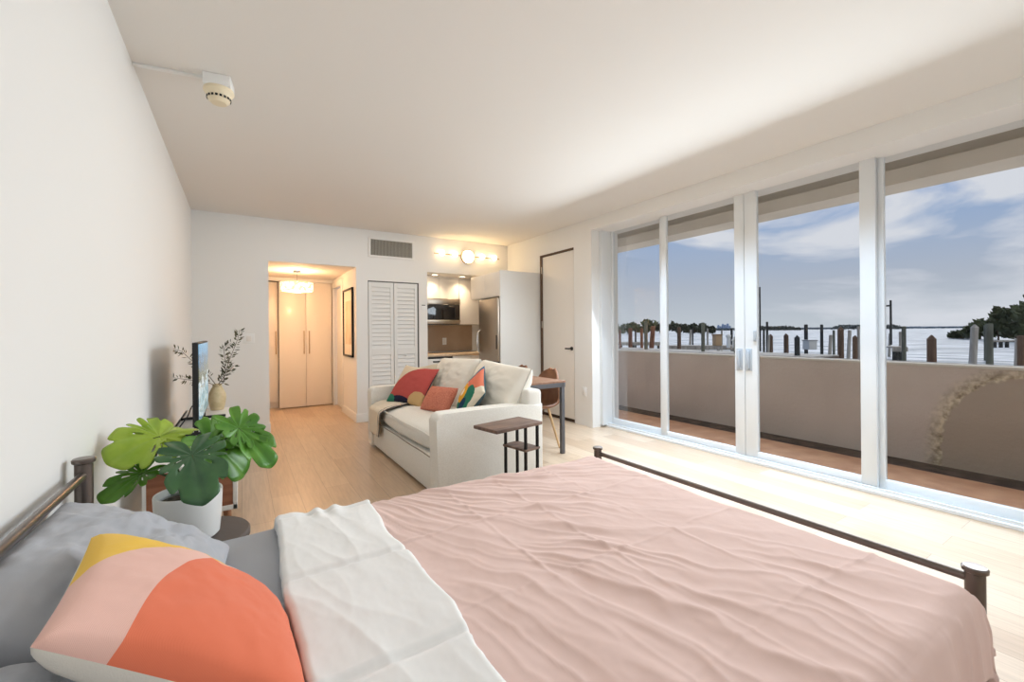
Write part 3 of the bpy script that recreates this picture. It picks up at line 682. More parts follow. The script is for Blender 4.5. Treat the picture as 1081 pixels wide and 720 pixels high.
# ------------------------------------------------------------------ bedside stool and potted plant
SC = (-.17, 2.2)
st = thing('side_stool', 'round dark grey stool under the white plant pot by the bed', 'stool', (*SC, 0))
DG = M('charcoal_wood', (92, 84, 80), .6, bump=(40, .1))
B().lathe([(0, .385), (.19, .385), (.2, .392), (.2, .413), (.194, .42), (0, .42)], (*SC, 0), 48).build('stool_top', DG, st)
for k in range(3):
    a = R(30+120*k); B().tube((SC[0]+.15*math.cos(a), SC[1]+.15*math.sin(a), 0), (SC[0]+.12*math.cos(a), SC[1]+.12*math.sin(a), .39), .013, .018).build('leg', DG, st)
PP = (-.185, 2.205)
pl = thing('potted_monstera', 'split-leaf monstera plant in a white cylindrical pot on the stool', 'plant', (*PP, .42))
POTW = M('white_ceramic', (236, 236, 234), .35, spec=.5)
B().lathe([(0, .421), (.098, .421), (.105, .428), (.112, .50), (.116, .60), (.1145, .606), (.108, .606), (.105, .59), (.104, .578)], (*PP, 0), 56).build('pot', POTW, pl)
B().lathe([(.1045, .57), (.08, .578), (0, .584)], (*PP, 0), 40).build('soil', M('dark_moss', (58, 50, 44), .95, bump=(60, .8), var=(40, (90, 82, 74), .45, .6)), pl)
def leafmat(name, c1, c2, tr=.25):
    m, t, b, N, L = nodes(name)
    tc = N('ShaderNodeTexCoord'); n = N('ShaderNodeTexNoise'); n.inputs['Scale'].default_value = 9; n.inputs['Detail'].default_value = 3; L(tc.outputs['Object'], n.inputs['Vector'])
    r = N('ShaderNodeValToRGB'); L(n.outputs['Fac'], r.inputs[0]); r.color_ramp.elements[0].position = .38; r.color_ramp.elements[0].color = lin(*c1); r.color_ramp.elements[1].position = .62; r.color_ramp.elements[1].color = lin(*c2)
    L(r.outputs[0], b.inputs['Base Color']); b.inputs['Roughness'].default_value = .3; b.inputs['Specular IOR Level'].default_value = .5
    tl = N('ShaderNodeBsdfTranslucent'); L(r.outputs[0], tl.inputs[0]); ms = N('ShaderNodeMixShader'); ms.inputs[0].default_value = tr
    L(b.outputs[0], ms.inputs[1]); L(tl.outputs[0], ms.inputs[2]); L(ms.outputs[0], t.nodes['Material Output'].inputs[0])
    return m
LY = leafmat('lime_leaf', (150, 186, 44), (176, 204, 70)); LM = leafmat('mid_green_leaf', (84, 142, 48), (112, 168, 62)); LD = leafmat('deep_green_leaf', (52, 92, 56), (70, 112, 66), .12)
STEM = M('green_stem', (62, 84, 40), .5)
def monstera(base, tip, up, wid, mat, fold=.25, droop=.25, seed=0, parent=None, holes=True):
    base, tip = Vector(base), Vector(tip); x = (tip-base); Ln = x.length; x.normalize(); z = Vector(up); z = (z-x*z.dot(x)).normalized(); y = z.cross(x)
    rd = random.Random(seed); notch = []
    for sg in (-1, 1):
        for k, a in enumerate((28, 52, 76, 102, 130)): notch.append((sg*R(a+rd.uniform(-5, 5)), R(rd.uniform(3.2, 4.6)), rd.uniform(.22, .42) if k else .2))
    nt_, nr = 132, 9; b = B(); rings = []
    for j in range(nr+1):
        f = j/nr; row = []
        for i in range(nt_):
            th = (i+.5)/nt_*2*math.pi-math.pi; at = abs(th)
            o = .52+.48*max(0, math.cos(at))**3+.06*math.sin(at)
            if at > R(150): o *= max(.12, 1-((at-R(150))/R(30))**1.6*.9)
            o *= 1-.0
            for na, nw, nd in notch: o *= 1-nd*math.exp(-((th-na)/nw)**2)*(1 if f > .01 else 0)
            rr = o*f; lx = rr*math.cos(th); ly = rr*math.sin(th)*wid/(1.16*Ln)
            lz = fold*abs(ly)-droop*max(0, lx)**2-.35*droop*ly*ly+.03*math.sin(at*9)*f
            row.append(b.bm.verts.new(base+(x*lx+y*ly+z*lz)*Ln) if f > 0 else None)
        rings.append(row)
    c = b.bm.verts.new(base)
    for j in range(nr):
        for i in range(nt_):
            i2 = (i+1) % nt_
            if i2 == 0: continue          # sinus
            th = abs((i+1)/nt_*360-180)
            if holes and j in (3, 4) and any(abs(th-h) < 3.6 for h in (40, 64, 89)): continue
            if j == 0: b.bm.faces.new((c, rings[1][i], rings[1][i2]))
            else: b.bm.faces.new((rings[j][i], rings[j+1][i], rings[j+1][i2], rings[j][i2]))
    o = b.build('leaf', mat, parent, smooth=60, solid=.0012)
    s = Vector((PP[0]+rd.uniform(-.03, .03), PP[1]+rd.uniform(-.03, .03), .575)); mid = (s*.45+base*.55)+Vector((0, 0, .07))
    pts = [s.lerp(mid, k/6).lerp(mid.lerp(base, k/6), k/6) for k in range(7)]
    B().path(pts+[base.lerp(tip, .12)], [.0052, .005, .0047, .0044, .004, .0036, .003, .002], 8).build('stem', STEM, o)
toC = lambda p: (CAM-Vector(p)).normalized()
def leaf_at(b, t, upw, wid, mat, fold, droop, seed):
    base = atD(*b); tip = atD(*t); up = toC(base)*upw[0]+Vector((0, 0, upw[1]))+cR*upw[2]
    monstera(base, tip, up, wid, mat, fold, droop, seed, pl)
leaf_at((168, 461, 1.76), (113, 477, 1.61), (.50, .8, 0), .30, LY, .10, .35, 1)
leaf_at((167, 460, 1.80), (198, 444, 1.98), (.55, .8, -.2), .22, LY, .15, .25, 2)
leaf_at((150, 500, 1.72), (104, 528, 1.60), (.35, .9, 0), .16, LM, .2, .15, 3)
leaf_at((203, 481, 1.62), (214, 522, 1.50), (.9, .45, 0), .215, LD, .28, .3, 4)
leaf_at((222, 468, 1.80), (265, 496, 1.88), (.5, .8, -.1), .26, LM, .12, .2, 5)
leaf_at((228, 458, 1.86), (272, 462, 1.98), (.55, .75, 0), .20, LM, .2, .2, 6)
leaf_at((252, 452, 1.86), (290, 488, 1.84), (.62, .5, .5), .17, LM, .3, .2, 7)
leaf_at((262, 460, 1.88), (238, 438, 1.95), (.7, .5, .4), .14, LM, .25, .15, 8)

# ------------------------------------------------------------------ TV stand, TV, vase
tvs = thing('tv_stand', 'low white TV stand with walnut end panel along the left wall', 'TV stand', (-.21, 3.6, 0))
WAL = M('walnut_veneer', (164, 108, 80), .5, var=(3, (140, 90, 66), .4, .65), stretch=(1, .2, 10))
WHT = M('white_laminate', (234, 230, 224), .4)
SX0, SX1, SY0, SY1, SZ0, SZ1 = -.40, -.02, 2.65, 4.58, .345, .60
c = B(); c.box(SX0, SX1, SY0, SY1, SZ1-.02, SZ1, .002); c.box(SX0, SX1, SY0, SY1, SZ0, SZ0+.025, .002); c.box(SX1-.02, SX1, SY0, SY0+.02, SZ0, SZ1, .002); c.box(SX1-.02, SX1, SY1-.02, SY1, SZ0, SZ1, .002)
c.box(SX0, SX0+.015, SY0, SY1, SZ0, SZ1)
c.build('carcass', WHT, tvs)
for y in (SY0+.004, SY1-.02): B().box(SX0+.012, SX1-.02, y, y+.016, SZ0+.02, SZ1-.018).build('end_panel', WAL, tvs)
for k in range(3):
    y0 = SY0+.022+k*(SY1-SY0-.04)/3; dr = B().box(SX1-.022, SX1-.004, y0+.004, y0+(SY1-SY0-.04)/3-.004, SZ0+.03, SZ1-.025, .002).build('door', WHT if k != 1 else WAL, tvs)
    ym = y0+(SY1-SY0-.04)/6; B().box(SX1-.006, SX1-.001, ym-.05, ym+.05, SZ1-.045, SZ1-.038, .001).build('handle', STEELD, dr)
LEGW = M('leg_wood', (150, 104, 72), .5)
for x in (SX0+.06, SX1-.05):
    for y in (SY0+.12, SY1-.12):
        B().tube((x+(.02 if x > -.2 else -.02), y+(-.03 if y < 3.5 else .03), 0), (x, y, SZ0+.005), .012, .02).build('leg', LEGW, tvs)
tv = thing('television', 'thin black flat-screen television on the white stand, seen edge-on', 'television', (-.235, 3.88, SZ1))
TX, TY0, TY1, TZ0, TZ1 = -.235, 3.40, 4.33, .655, 1.195
B().box(TX-.028, TX+.004, TY0, TY1, TZ0, TZ1, .004).build('casing', BLACK, tv)
def screen():
    m, t, b, N, L = nodes('tv_picture')
    tc = N('ShaderNodeTexCoord'); sp = N('ShaderNodeSeparateXYZ'); L(tc.outputs['Object'], sp.inputs[0])
    n = N('ShaderNodeTexNoise'); n.inputs['Scale'].default_value = 5; n.inputs['Detail'].default_value = 5; n.inputs['Distortion'].default_value = 1.2
    mp = N('ShaderNodeMapping'); mp.inputs['Scale'].default_value = (1, 1.2, 2.6); L(tc.outputs['Object'], mp.inputs[0]); L(mp.outputs[0], n.inputs['Vector'])
    a = N('ShaderNodeMath'); a.operation = 'MULTIPLY_ADD'; L(n.outputs['Fac'], a.inputs[0]); a.inputs[1].default_value = .35; a.inputs[2].default_value = -.17
    q = N('ShaderNodeMath'); q.operation = 'ADD'; L(a.outputs[0], q.inputs[0]); L(sp.outputs['Z'], q.inputs[1])
    mr = N('ShaderNodeMapRange'); mr.inputs['From Min'].default_value = .62; mr.inputs['From Max'].default_value = 1.2; L(q.outputs[0], mr.inputs[0])
    r = N('ShaderNodeValToRGB'); L(mr.outputs[0], r.inputs[0]); e = r.color_ramp.elements
    e[0].position = 0; e[0].color = lin(196, 206, 210); e[1].position = 1; e[1].color = lin(96, 160, 200)
    for p_, c_ in ((.14, (70, 130, 150)), (.24, (190, 214, 222)), (.36, (84, 150, 176)), (.48, (206, 222, 228)), (.56, (60, 78, 70)), (.66, (104, 110, 80)), (.74, (56, 96, 128)), (.86, (82, 146, 186))):
        k = e.new(p_); k.color = lin(*c_)
    L(r.outputs[0], b.inputs['Base Color']); L(r.outputs[0], b.inputs['Emission Color']); b.inputs['Emission Strength'].default_value = .55; b.inputs['Roughness'].default_value = .15
    return m
B().box(TX+.0042, TX+.006, TY0+.012, TY1-.012, TZ0+.02, TZ1-.012).build('screen', screen(), tv, smooth=0)
for y in (TY0+.03, TY1-.25):
    f = B(); f.box(TX-.15, TX+.13, y-.016, y+.016, SZ1, SZ1+.018, .004); f.box(TX-.022, TX+.0, y-.014, y+.014, SZ1+.015, TZ0+.01, .003)
    f.build('foot', BLACK, tv)
B().path([(TX-.03, 3.75, .78), (TX-.06, 3.74, .74), (TX-.08, 3.72, .68), (TX-.12, 3.7, .62), (TX-.155, 3.68, .45)], .004, 8).build('cable', BLACK, tv)
VX, VY = -.175, 4.48
va = thing('vase', 'small cream bottle vase at the far end of the TV stand', 'vase', (VX, VY, SZ1))
B().lathe([(0, SZ1+.001), (.046, SZ1+.001), (.058, SZ1+.04), (.065, SZ1+.10), (.062, SZ1+.14), (.044, SZ1+.18), (.032, SZ1+.20), (.034, SZ1+.22), (.029, SZ1+.22), (.022, SZ1+.172)], (VX, VY, 0), 40).build('body', M('cream_ceramic', (220, 200, 160), .45, var=(20, (206, 184, 142), .4, .6)), va)
OL = leafmat('olive_leaf', (58, 62, 36), (92, 90, 58), .1); TWIG = M('olive_twig', (84, 66, 48), .7)
def branch(pts2, lab, seed):
    """pts2: pixel points with depth"""
    rd = random.Random(seed); base = Vector((VX, VY, SZ1+.03)); neck = Vector((VX, VY, SZ1+.2))
    P = [base, neck]+[atD(*p) for p in pts2]; S = []
    for i in range(1, len(P)-1):
        for k in range(6): S.append(P[i].lerp(P[i+1], k/6))
    S.append(P[-1])
    t = thing('olive_branch', lab, 'branch', base, group='olive branches in the vase')
    B().path([base]+S, [.003]*2+[.0028-.0016*k/len(S) for k in range(len(S)-1)], 6).build('twig', TWIG, t)
    lv = B(); tw = B()
    for i in range(6, len(S)):
        ax = (S[i]-S[i-1]).normalized()
        for sg in (-1, 1):
            for rep in range(2):
                if rd.random() < .22: continue
                side = ax.cross(toC(S[i])).normalized()*sg; d = (ax*rd.uniform(.2, .9)+side*rd.uniform(.5, 1)+toC(S[i])*rd.uniform(-.6, .6)).normalized()
                p0 = S[i]-ax*rd.random()*.03; ln = rd.uniform(.028, .048); n = d.cross(toC(S[i])*rd.uniform(-1, 1)+ax).normalized(); up = d.cross(n)
                prof = [(0, .0), (.25, .75), (.5, 1), (.75, .7), (1, 0)]
                A = [lv.bm.verts.new(p0+d*(.006+ln*u)+n*(.0062*w_)+up*(.004*math.sin(u*3.1))) for u, w_ in prof]; Bq = [lv.bm.verts.new(p0+d*(.006+ln*u)-n*(.0062*w_)+up*(.004*math.sin(u*3.1))) for u, w_ in prof[1:-1]]
                lv.bm.faces.new(A+Bq[::-1])
    lv.build('leaves', OL, t, smooth=0)
branch([(236, 398, 3.66), (243, 378, 3.66), (251, 358, 3.68), (253, 348, 3.68)], 'olive branch rising to the right from the cream vase, tallest one', 1)
branch([(233, 402, 3.66), (241, 392, 3.64), (247, 386, 3.62)], 'short olive branch with drooping leaves right of the television', 2)
branch([(236, 404, 3.66), (238, 382, 3.7), (236, 368, 3.72), (244, 362, 3.7)], 'upright olive branch close beside the television edge', 5)
branch([(220, 396, 3.62), (205, 383, 3.6), (192, 371, 3.6), (177, 366, 3.6)], 'olive branch reaching left behind the television, upper one', 3)
branch([(220, 404, 3.62), (206, 402, 3.6), (192, 400, 3.6), (178, 398, 3.6)], 'olive branch reaching left behind the television, lower one', 4)

# ------------------------------------------------------------------ sofa
sf = thing('sofa', 'oatmeal linen two-seat sofa facing the left wall beside the bed', 'sofa', (1.82, 4.05, 0))
X0, X1, Y0, Y1 = 1.19, 2.14, 2.92, 4.92
def arm(y0, y1):
    pr_ = [(X0+.004, .03), (X0, .59)]
    for k in range(8): a = k/7*math.pi/2; pr_.append((X0+.05*(1-math.cos(a)), .602+.05*math.sin(a)))
    pr_ += [(X0+.4, .655), (X0+.7, .653), (X1-.12, .645), (X1, .645), (X1, .03)]
    b = B().prism(pr_, 'y', y0, y1)
    es = [e for e in b.bm.edges if abs(e.verts[0].co.y-e.verts[1].co.y) < 1e-6]
    bmesh.ops.bevel(b.bm, geom=es, offset=.022, segments=3, profile=.5, affect='EDGES')
    return b
arm(Y0, Y0+.15).build('armrest', LINEN, sf, smooth=40); arm(Y1-.15, Y1).build('armrest', LINEN, sf, smooth=40)
B().box(X0+.025, X1-.05, Y0+.15, Y1-.15, .03, .295, .015).build('base', LINEN, sf)
B().box(X1-.15, X1, Y0+.012, Y1-.012, .03, .765, .03).build('back_frame', LINEN, sf)
for x in (X0+.08, X1-.08):
    for y in (Y0+.08, Y1-.08): B().tube((x, y, 0), (x, y, .04), .02, .025).build('foot', BLACK, sf)
def boxcush(name, w_, h_, t_, matrix, mat, parent, seed, crown=.03, wr=.006, e=3.2):
    """plump box cushion: superellipsoid cross-section"""
    b = B(); n = 30; m = 30
    vs = {}
    def sp(a, p): return math.copysign(abs(a)**p, a)
    nu, nv = 72, 28
    def P(u, v):
        th = u*2*math.pi; ph = (v-.5)*math.pi
        p1, p2 = .34, .45
        x = sp(math.cos(ph), p2)*sp(math.cos(th), p1); y = sp(math.cos(ph), p2)*sp(math.sin(th), p1); z = sp(math.sin(ph), p2)
        k = 1-.06*(abs(x)*abs(y))
        bul = crown*(1-x*x)*(1-y*y)
        d = wr*fbm(x*2+seed, y*2, z+seed, 4)
        return Vector((x*w_/2*k, y*h_/2*k, z*t_/2+math.copysign(bul, z)*(abs(z)**.5)+d))
    b.grid(nu, nv, P); bmesh.ops.remove_doubles(b.bm, verts=b.bm.verts, dist=.0005)
    o = b.build(name, mat, parent, smooth=180, matrix=matrix)
    return o
boxcush('seat_cushion', .80, Y1-Y0-.31, .19, Matrix.Translation((1.61, (Y0+Y1)/2, .39)), LINEN, sf, 4, crown=.018)
pts = [(X0+.012, Y0+.17, .42), (X0+.012, Y1-.17, .42)]
B().path([(X0+.018, Y0+.165+(Y1-Y0-.33)*k/12, .462+.003*math.sin(k)) for k in range(13)], .006, 8).build('piping', LINEN, sf)
B().path([(X0+.014, Y0+.165+(Y1-Y0-.33)*k/12, .305+.003*math.sin(k*1.3)) for k in range(13)], .005, 8).build('piping', M('dark_seam', (150, 140, 128), .9), sf)  # darker cord drawn for the gap under the seat cushion
BIGC = M('cream_cushion', (240, 234, 222), .9, spec=.15, bump=(320, .12))
def lean(c, tilt, yaw=0, roll=0):
    # local x along -Y (width), local y up, local z facing -X (front of the sofa)
    m = frame((0, 0, 0), (0, -1, 0), (0, 0, 1), (-1, 0, 0))
    return Matrix.Translation(c) @ Matrix.Rotation(R(yaw), 4, 'Z') @ Matrix.Rotation(R(tilt), 4, 'Y') @ m @ Matrix.Rotation(R(roll), 4, 'Z')
PIPE = M('pale_piping', (222, 218, 210), .9)
cushion('back_cushion', BIGC, .90, .54, .30, lean((1.99, 3.46, .70), 25, -2, -2), sf, pull=.03, wr=.02, seed=11, puff=.33, piping=PIPE)
cushion('back_cushion', BIGC, .84, .54, .28, lean((1.95, 4.29, .705), 21, 2, 2), sf, pull=.03, wr=.02, seed=15, puff=.33, piping=PIPE)

def uvmat(name, bg, discs, rough=.95, extra=None):
    """patterned cloth: list of (cu, cv, ru, rv, colour, wobble) ellipses painted in order"""
    m, t, b, N, L = nodes(name)
    uv = N('ShaderNodeUVMap'); n = N('ShaderNodeTexNoise'); n.inputs['Scale'].default_value = 5; n.inputs['Detail'].default_value = 3; L(uv.outputs[0], n.inputs['Vector'])
    sp = N('ShaderNodeSeparateXYZ'); L(uv.outputs[0], sp.inputs[0])
    cur = lin(*bg)
    for cu, cv, ru, rv, col, wob in discs:
        def mt_(op, a, b_):
            q = N('ShaderNodeMath'); q.operation = op
            for k, v in enumerate((a, b_)):
                if isinstance(v, (int, float)): q.inputs[k].default_value = v
                else: L(v, q.inputs[k])
            return q.outputs[0]
        du = mt_('MULTIPLY', mt_('SUBTRACT', sp.outputs['X'], cu), 1/ru); dv = mt_('MULTIPLY', mt_('SUBTRACT', sp.outputs['Y'], cv), 1/rv)
        d = mt_('ADD', mt_('MULTIPLY', du, du), mt_('MULTIPLY', dv, dv)); d = mt_('ADD', d, mt_('MULTIPLY', mt_('SUBTRACT', n.outputs['Fac'], .5), wob))
        f = mt_('LESS_THAN', d, 1.0); q = N('ShaderNodeMixRGB'); L(f, q.inputs[0])
        if isinstance(cur, tuple): q.inputs[1].default_value = cur
        else: L(cur, q.inputs[1])
        q.inputs[2].default_value = lin(*col); cur = q.outputs[0]
    L(cur, b.inputs['Base Color']) if not isinstance(cur, tuple) else setattr(b.inputs['Base Color'], 'default_value', cur)
    b.inputs['Roughness'].default_value = rough; b.inputs['Specular IOR Level'].default_value = .1
    n2 = N('ShaderNodeTexNoise'); n2.inputs['Scale'].default_value = 120; L(uv.outputs[0], n2.inputs['Vector']); bp = N('ShaderNodeBump'); bp.inputs['Strength'].default_value = .4; bp.inputs['Distance'].default_value = .004
    L(n2.outputs['Fac'], bp.inputs['Height']); L(bp.outputs[0], b.inputs['Normal'])
    return m
REDP = uvmat('fan_print', (224, 206, 180), [(1.0, .0, 1.04, 1.04, (190, 88, 82), 0), (.35, .0, .42, .13, (44, 44, 66), .8), (.06, .05, .18, .12, (58, 128, 104), .6), (.88, .06, .24, .26, (206, 170, 120), .4)])
MULP = uvmat('floral_print', (236, 226, 206), [(.25, .95, .5, .34, (226, 130, 104), .3), (.70, .35, .26, .52, (52, 122, 100), .9), (.74, .34, .12, .20, (34, 64, 92), .8), (.38, .42, .26, .22, (236, 172, 62), .5), (.36, .42, .10, .09, (246, 236, 220), .3), (.88, .10, .2, .22, (50, 52, 92), .6), (.05, .75, .16, .26, (66, 110, 140), .9)])
CORAL = M('coral_bouclé', (226, 148, 124), 1.0, spec=.1, bump=(140, 1.0), var=(120, (206, 122, 100), .4, .6))
BEIGE = M('beige_weave', (216, 200, 176), .95, spec=.1, bump=(150, .4))
o = cushion('throw_pillow', BEIGE, .44, .42, .12, lean((1.66, 4.58, .69), 28, 24, 10), seed=21, wr=.004, pull=.08); tag(o, 'beige woven cushion mostly hidden behind the red patterned one', 'cushion', 'cushions on the sofa')
o = cushion('throw_pillow', REDP, .50, .46, .13, lean((1.55, 4.46, .685), 36, 28, -4), seed=23, wr=.004, pull=.08, back=M('navy_back', (52, 56, 74), .95)); tag(o, 'red fan-patterned cushion with dark edge at the far end of sofa', 'cushion', 'cushions on the sofa')
o = cushion('throw_pillow', CORAL, .42, .27, .15, lean((1.60, 3.87, .605), 34, 12, 2), seed=25, wr=.008, pull=.06); tag(o, 'fuzzy coral lumbar cushion between the two patterned sofa cushions', 'cushion', 'cushions on the sofa')
o = cushion('throw_pillow', MULP, .44, .44, .14, lean((1.72, 3.42, .68), 30, -12, -30), seed=27, wr=.005, pull=.08, back=M('teal_back', (70, 96, 104), .95)); tag(o, 'colourful floral cushion in green, yellow and white near the armrest', 'cushion', 'cushions on the sofa')
# striped throw over the far part of the seat
THR, t_, b_, N, L = nodes('striped_throw')
uv = N('ShaderNodeUVMap'); sp = N('ShaderNodeSeparateXYZ'); L(uv.outputs[0], sp.inputs[0]); r = N('ShaderNodeValToRGB'); L(sp.outputs['Y'], r.inputs[0]); r.color_ramp.interpolation = 'CONSTANT'
e = r.color_ramp.elements; e[0].position = 0; e[0].color = lin(112, 108, 106); e[1].position = .05; e[1].color = lin(226, 214, 194)
for p_, c_ in ((.13, (120, 114, 110)), (.17, (226, 214, 194))): k = e.new(p_); k.color = lin(*c_)
L(r.outputs[0], b_.inputs['Base Color']); b_.inputs['Roughness'].default_value = .95
tw = B()
def throwf(u, v):
    # u: from the back of the seat to the hanging front edge, v: near edge to far edge
    sg = u*.80; y = 4.42+v*.33-(1-v)*(.20*math.exp(-((u-.52)/.20)**2)+.03*math.sin(u*9))
    sx = 1.72-sg
    if sx > X0+.03: x, z = sx, .514+.008*fbm(sx*6, y*6, 2)-.045*max(0, 1-(sx-X0)/.2)**2
    else:
        ex = X0+.03-sx; x = X0+.03-.05*min(1, ex/.05); z = .470-max(0, ex-.02)
    return Vector((x-.004+.006*fbm(y*14, z*3), y, z+.004))
tw.grid(60, 40, throwf)
tag(tw.build('throw_blanket', THR, smooth=180, solid=.006, origin=(1.4, 4.4, .47)), 'beige throw with grey stripes draped over the far sofa seat front', 'blanket')

# ------------------------------------------------------------------ C-shaped side table
ct = thing('side_table', 'small C-shaped side table with rustic wood top before the sofa arm', 'side table', (1.65, 2.8, 0))
RUST = M('rustic_wood', (134, 108, 94), .6, var=(5, (98, 78, 68), .35, .65), bump=(25, .15), stretch=(1, 6, 1))
TZ = .60
k1 = [atZ(504, 448, TZ), atZ(520, 456, TZ), atZ(569, 446.5, TZ), atZ(551, 438, TZ)]
k1 = [Vector((p.x, p.y)) for p in k1]; cen = sum(k1, Vector((0, 0)))/4
ex = ((k1[2]-k1[1])+(k1[3]-k1[0])).normalized(); ey = Vector((-ex.y, ex.x)); hw = ((k1[2]-k1[1]).length+(k1[3]-k1[0]).length)/4; hd = abs((k1[0]-k1[1]).dot(ey))/2
mct = Matrix(((ex.x, ey.x, 0, cen.x), (ex.y, ey.y, 0, cen.y), (0, 0, 1, 0), (0, 0, 0, 1)))
B().box(-hw, hw, -hd, hd, TZ-.024, TZ, .004, mct).build('tabletop', RUST, ct)
xa, xb = hw*.30, hw*.84
for x in (xa, xb):
    for y in (-hd+.02, hd-.02): B().box(x-.009, x+.009, y-.009, y+.009, .02, TZ-.02, .002, mct).build('leg', BLACKM, ct)
B().box(xa-.015, xb+.015, -hd+.005, hd-.005, .405, .421, .003, mct).build('shelf', RUST, ct)
f = B(); f.box(-hw*.9, xb+.01, -hd+.011, -hd+.029, 0, .02, .002, mct); f.box(-hw*.9, xb+.01, hd-.029, hd-.011, 0, .02, .002, mct); f.box(xb-.009, xb+.009, -hd+.02, hd-.02, 0, .02, .002, mct)
f.build('base_frame', BLACKM, ct)

# ------------------------------------------------------------------ bar table behind the sofa with two chairs
dt = thing('dining_table', 'narrow brown-topped table with grey metal legs behind the sofa', 'table', (2.64, 4.05, 0))
TGREY = M('grey_metal', (98, 98, 102), .45, metal=.4); TTOP = M('walnut_top', (150, 112, 88), .45, var=(4, (128, 94, 74), .4, .65), stretch=(6, .5, 1))
DX0, DX1, DY0, DY1 = 2.27, 2.81, 3.44, 4.72
B().box(DX0, DX1, DY0, DY1, .725, .745, .003).build('tabletop', TTOP, dt)
a = B(); a.box(DX0+.01, DX1-.01, DY0+.004, DY0+.03, .68, .725, .002); a.box(DX0+.01, DX1-.01, DY1-.03, DY1-.004, .68, .725, .002); a.box(DX0+.005, DX0+.03, DY0, DY1, .68, .725, .002); a.box(DX1-.03, DX1-.005, DY0, DY1, .68, .725, .002)
a.build('apron', TGREY, dt)
for x in (DX0+.025, DX1-.03):
    for y in (DY0+.025, DY1-.025): B().box(x-.02, x+.02, y-.02, y+.02, 0, .69, .003).build('leg', TGREY, dt)
LEATH = M('brown_leather', (150, 106, 78), .5, var=(6, (124, 86, 62), .35, .65), bump=(180, .08)); BEECH = M('beech_leg', (206, 170, 126), .5)
def make_chair(lab):
    t = thing('dining_chair', lab, 'chair', (0, 0, 0), 'brown shell chairs at the table', local=True)
    # faces local -X; shell profile from the front edge to the top of the back
    prof = [(-.22, .445), (-.19, .462), (-.10, .458), (0, .448), (.09, .450), (.15, .475), (.185, .53), (.205, .60), (.22, .68), (.232, .75), (.24, .80), (.245, .835), (.248, .855), (.249, .863)]
    wid = [.185, .205, .22, .225, .225, .222, .218, .212, .20, .18, .152, .112, .066, .012]
    s = B()
    def P(u, v):
        f = u*(len(prof)-1); i = min(int(f), len(prof)-2); k = f-i
        x = prof[i][0]*(1-k)+prof[i+1][0]*k; z = prof[i][1]*(1-k)+prof[i+1][1]*k; w_ = wid[i]*(1-k)+wid[i+1]*k
        if u > .88: w_ *= 1
        a = v*2-1; cur = a*a
        up = .045 if u < .4 else .045*(1-(u-.4)/.2) if u < .6 else 0
        fw = 0 if u < .4 else .06*min(1, (u-.4)/.25)*(1 if u < .7 else (1-u)/.3)
        return Vector((x-fw*cur, a*w_, z+up*cur))
    s.grid(40, 24, P); s.build('seat_shell', LEATH, t, smooth=180, solid=.028)
    for x, y in ((-.15, -.15), (-.15, .15), (.13, -.15), (.13, .15)):
        B().tube((x*1.45, y*1.4, 0), (x*.8, y*.75, .445), .011, .016).build('leg', BEECH, t)
    B().box(-.13, .11, -.12, .12, .425, .44, .004).build('seat_frame', BLACKM, t)
    t.scale = (.96, .96, .96)
    return t
ch = make_chair('brown leather shell chair at the near end of the narrow table'); ch.location = (2.70, 3.84, 0)
c2 = copy_tree(ch); c2.location = (2.70, 4.42, 0); c2['label'] = 'brown leather shell chair farther along the table, only top visible'

# ------------------------------------------------------------------ kitchen
fr_ = thing('refrigerator', 'tall stainless steel bottom-freezer refrigerator facing left in the kitchen', 'refrigerator', (3.45, 5.53, 0))
FY0, FY1 = 5.30, 5.875
B().box(3.17, 3.8, FY0+.004, FY1-.004, .03, 1.72, .004).build('body', STEELD, fr_)
ud = B().box(3.095, 3.165, FY0, FY1, .82, 1.735, .012).build('upper_door', STEEL, fr_)
fd = B().box(3.095, 3.165, FY0, FY1, .07, .78, .012).build('freezer_drawer', STEEL, fr_)
B().path([(3.10, FY1-.05, .92), (3.05, FY1-.05, .96), (3.04, FY1-.05, 1.1), (3.05, FY1-.05, 1.24), (3.10, FY1-.05, 1.28)], .011, 10).build('door_handle', CHROME, ud)
B().path([(3.10, FY0+.06, .70), (3.05, FY0+.08, .70), (3.05, FY1-.08, .70), (3.10, FY1-.06, .70)], .011, 10).build('drawer_handle', CHROME, fd)
B().box(3.088, 3.096, FY0+.02, FY0+.045, 1.0, 1.2, .002).build('badge_strip', STEELD, fr_)
fc = thing('refrigerator_cabinet', 'tall grey-white cabinet surround enclosing the refrigerator', 'cabinet', (3.5, 5.5, 0))
B().box(3.125, XR-.004, 5.272, 5.296, .0, 2.125, .002).build('side_panel', CABP, fc)
B().box(3.145, XR-.004, 5.297, 6.2, 1.755, 2.12, .002).build('body', CAB, fc)
B().box(3.14, XR-.004, 5.88, 5.9, 0, 1.755, .002).build('side_panel', CAB, fc)
for k in range(2):
    y0 = 5.30+k*.45; B().box(3.125, 3.144, y0, y0+.444, 1.765, 2.112, .002).build('door', CAB, fc)
lc = thing('base_cabinet', 'white lacquered base cabinet under the kitchen counter', 'cabinet', (2.9, 6.6, 0))
B().box(2.86, 3.5, 6.33, 6.94, .1, .868).build('body', CAB, lc); B().box(2.87, 3.5, 6.38, 6.9, 0, .1).build('toe_kick', STEELD, lc)
dw = thing('cabinet_drawer_unit', 'narrow white drawer cabinet with dark pull at the left of counter', 'cabinet', (2.6, 6.6, 0))
B().box(2.41, 2.855, 6.34, 6.94, .0, .868).build('body', CAB, dw)
for z0, z1 in ((.60, .83), (.3, .595), (.06, .295)):
    q = B().box(2.415, 2.85, 6.318, 6.338, z0, z1, .002).build('drawer', CAB, dw); B().box(2.52, 2.74, 6.295, 6.318, z1-.05, z1-.03, .003).build('pull', STEELD, q)
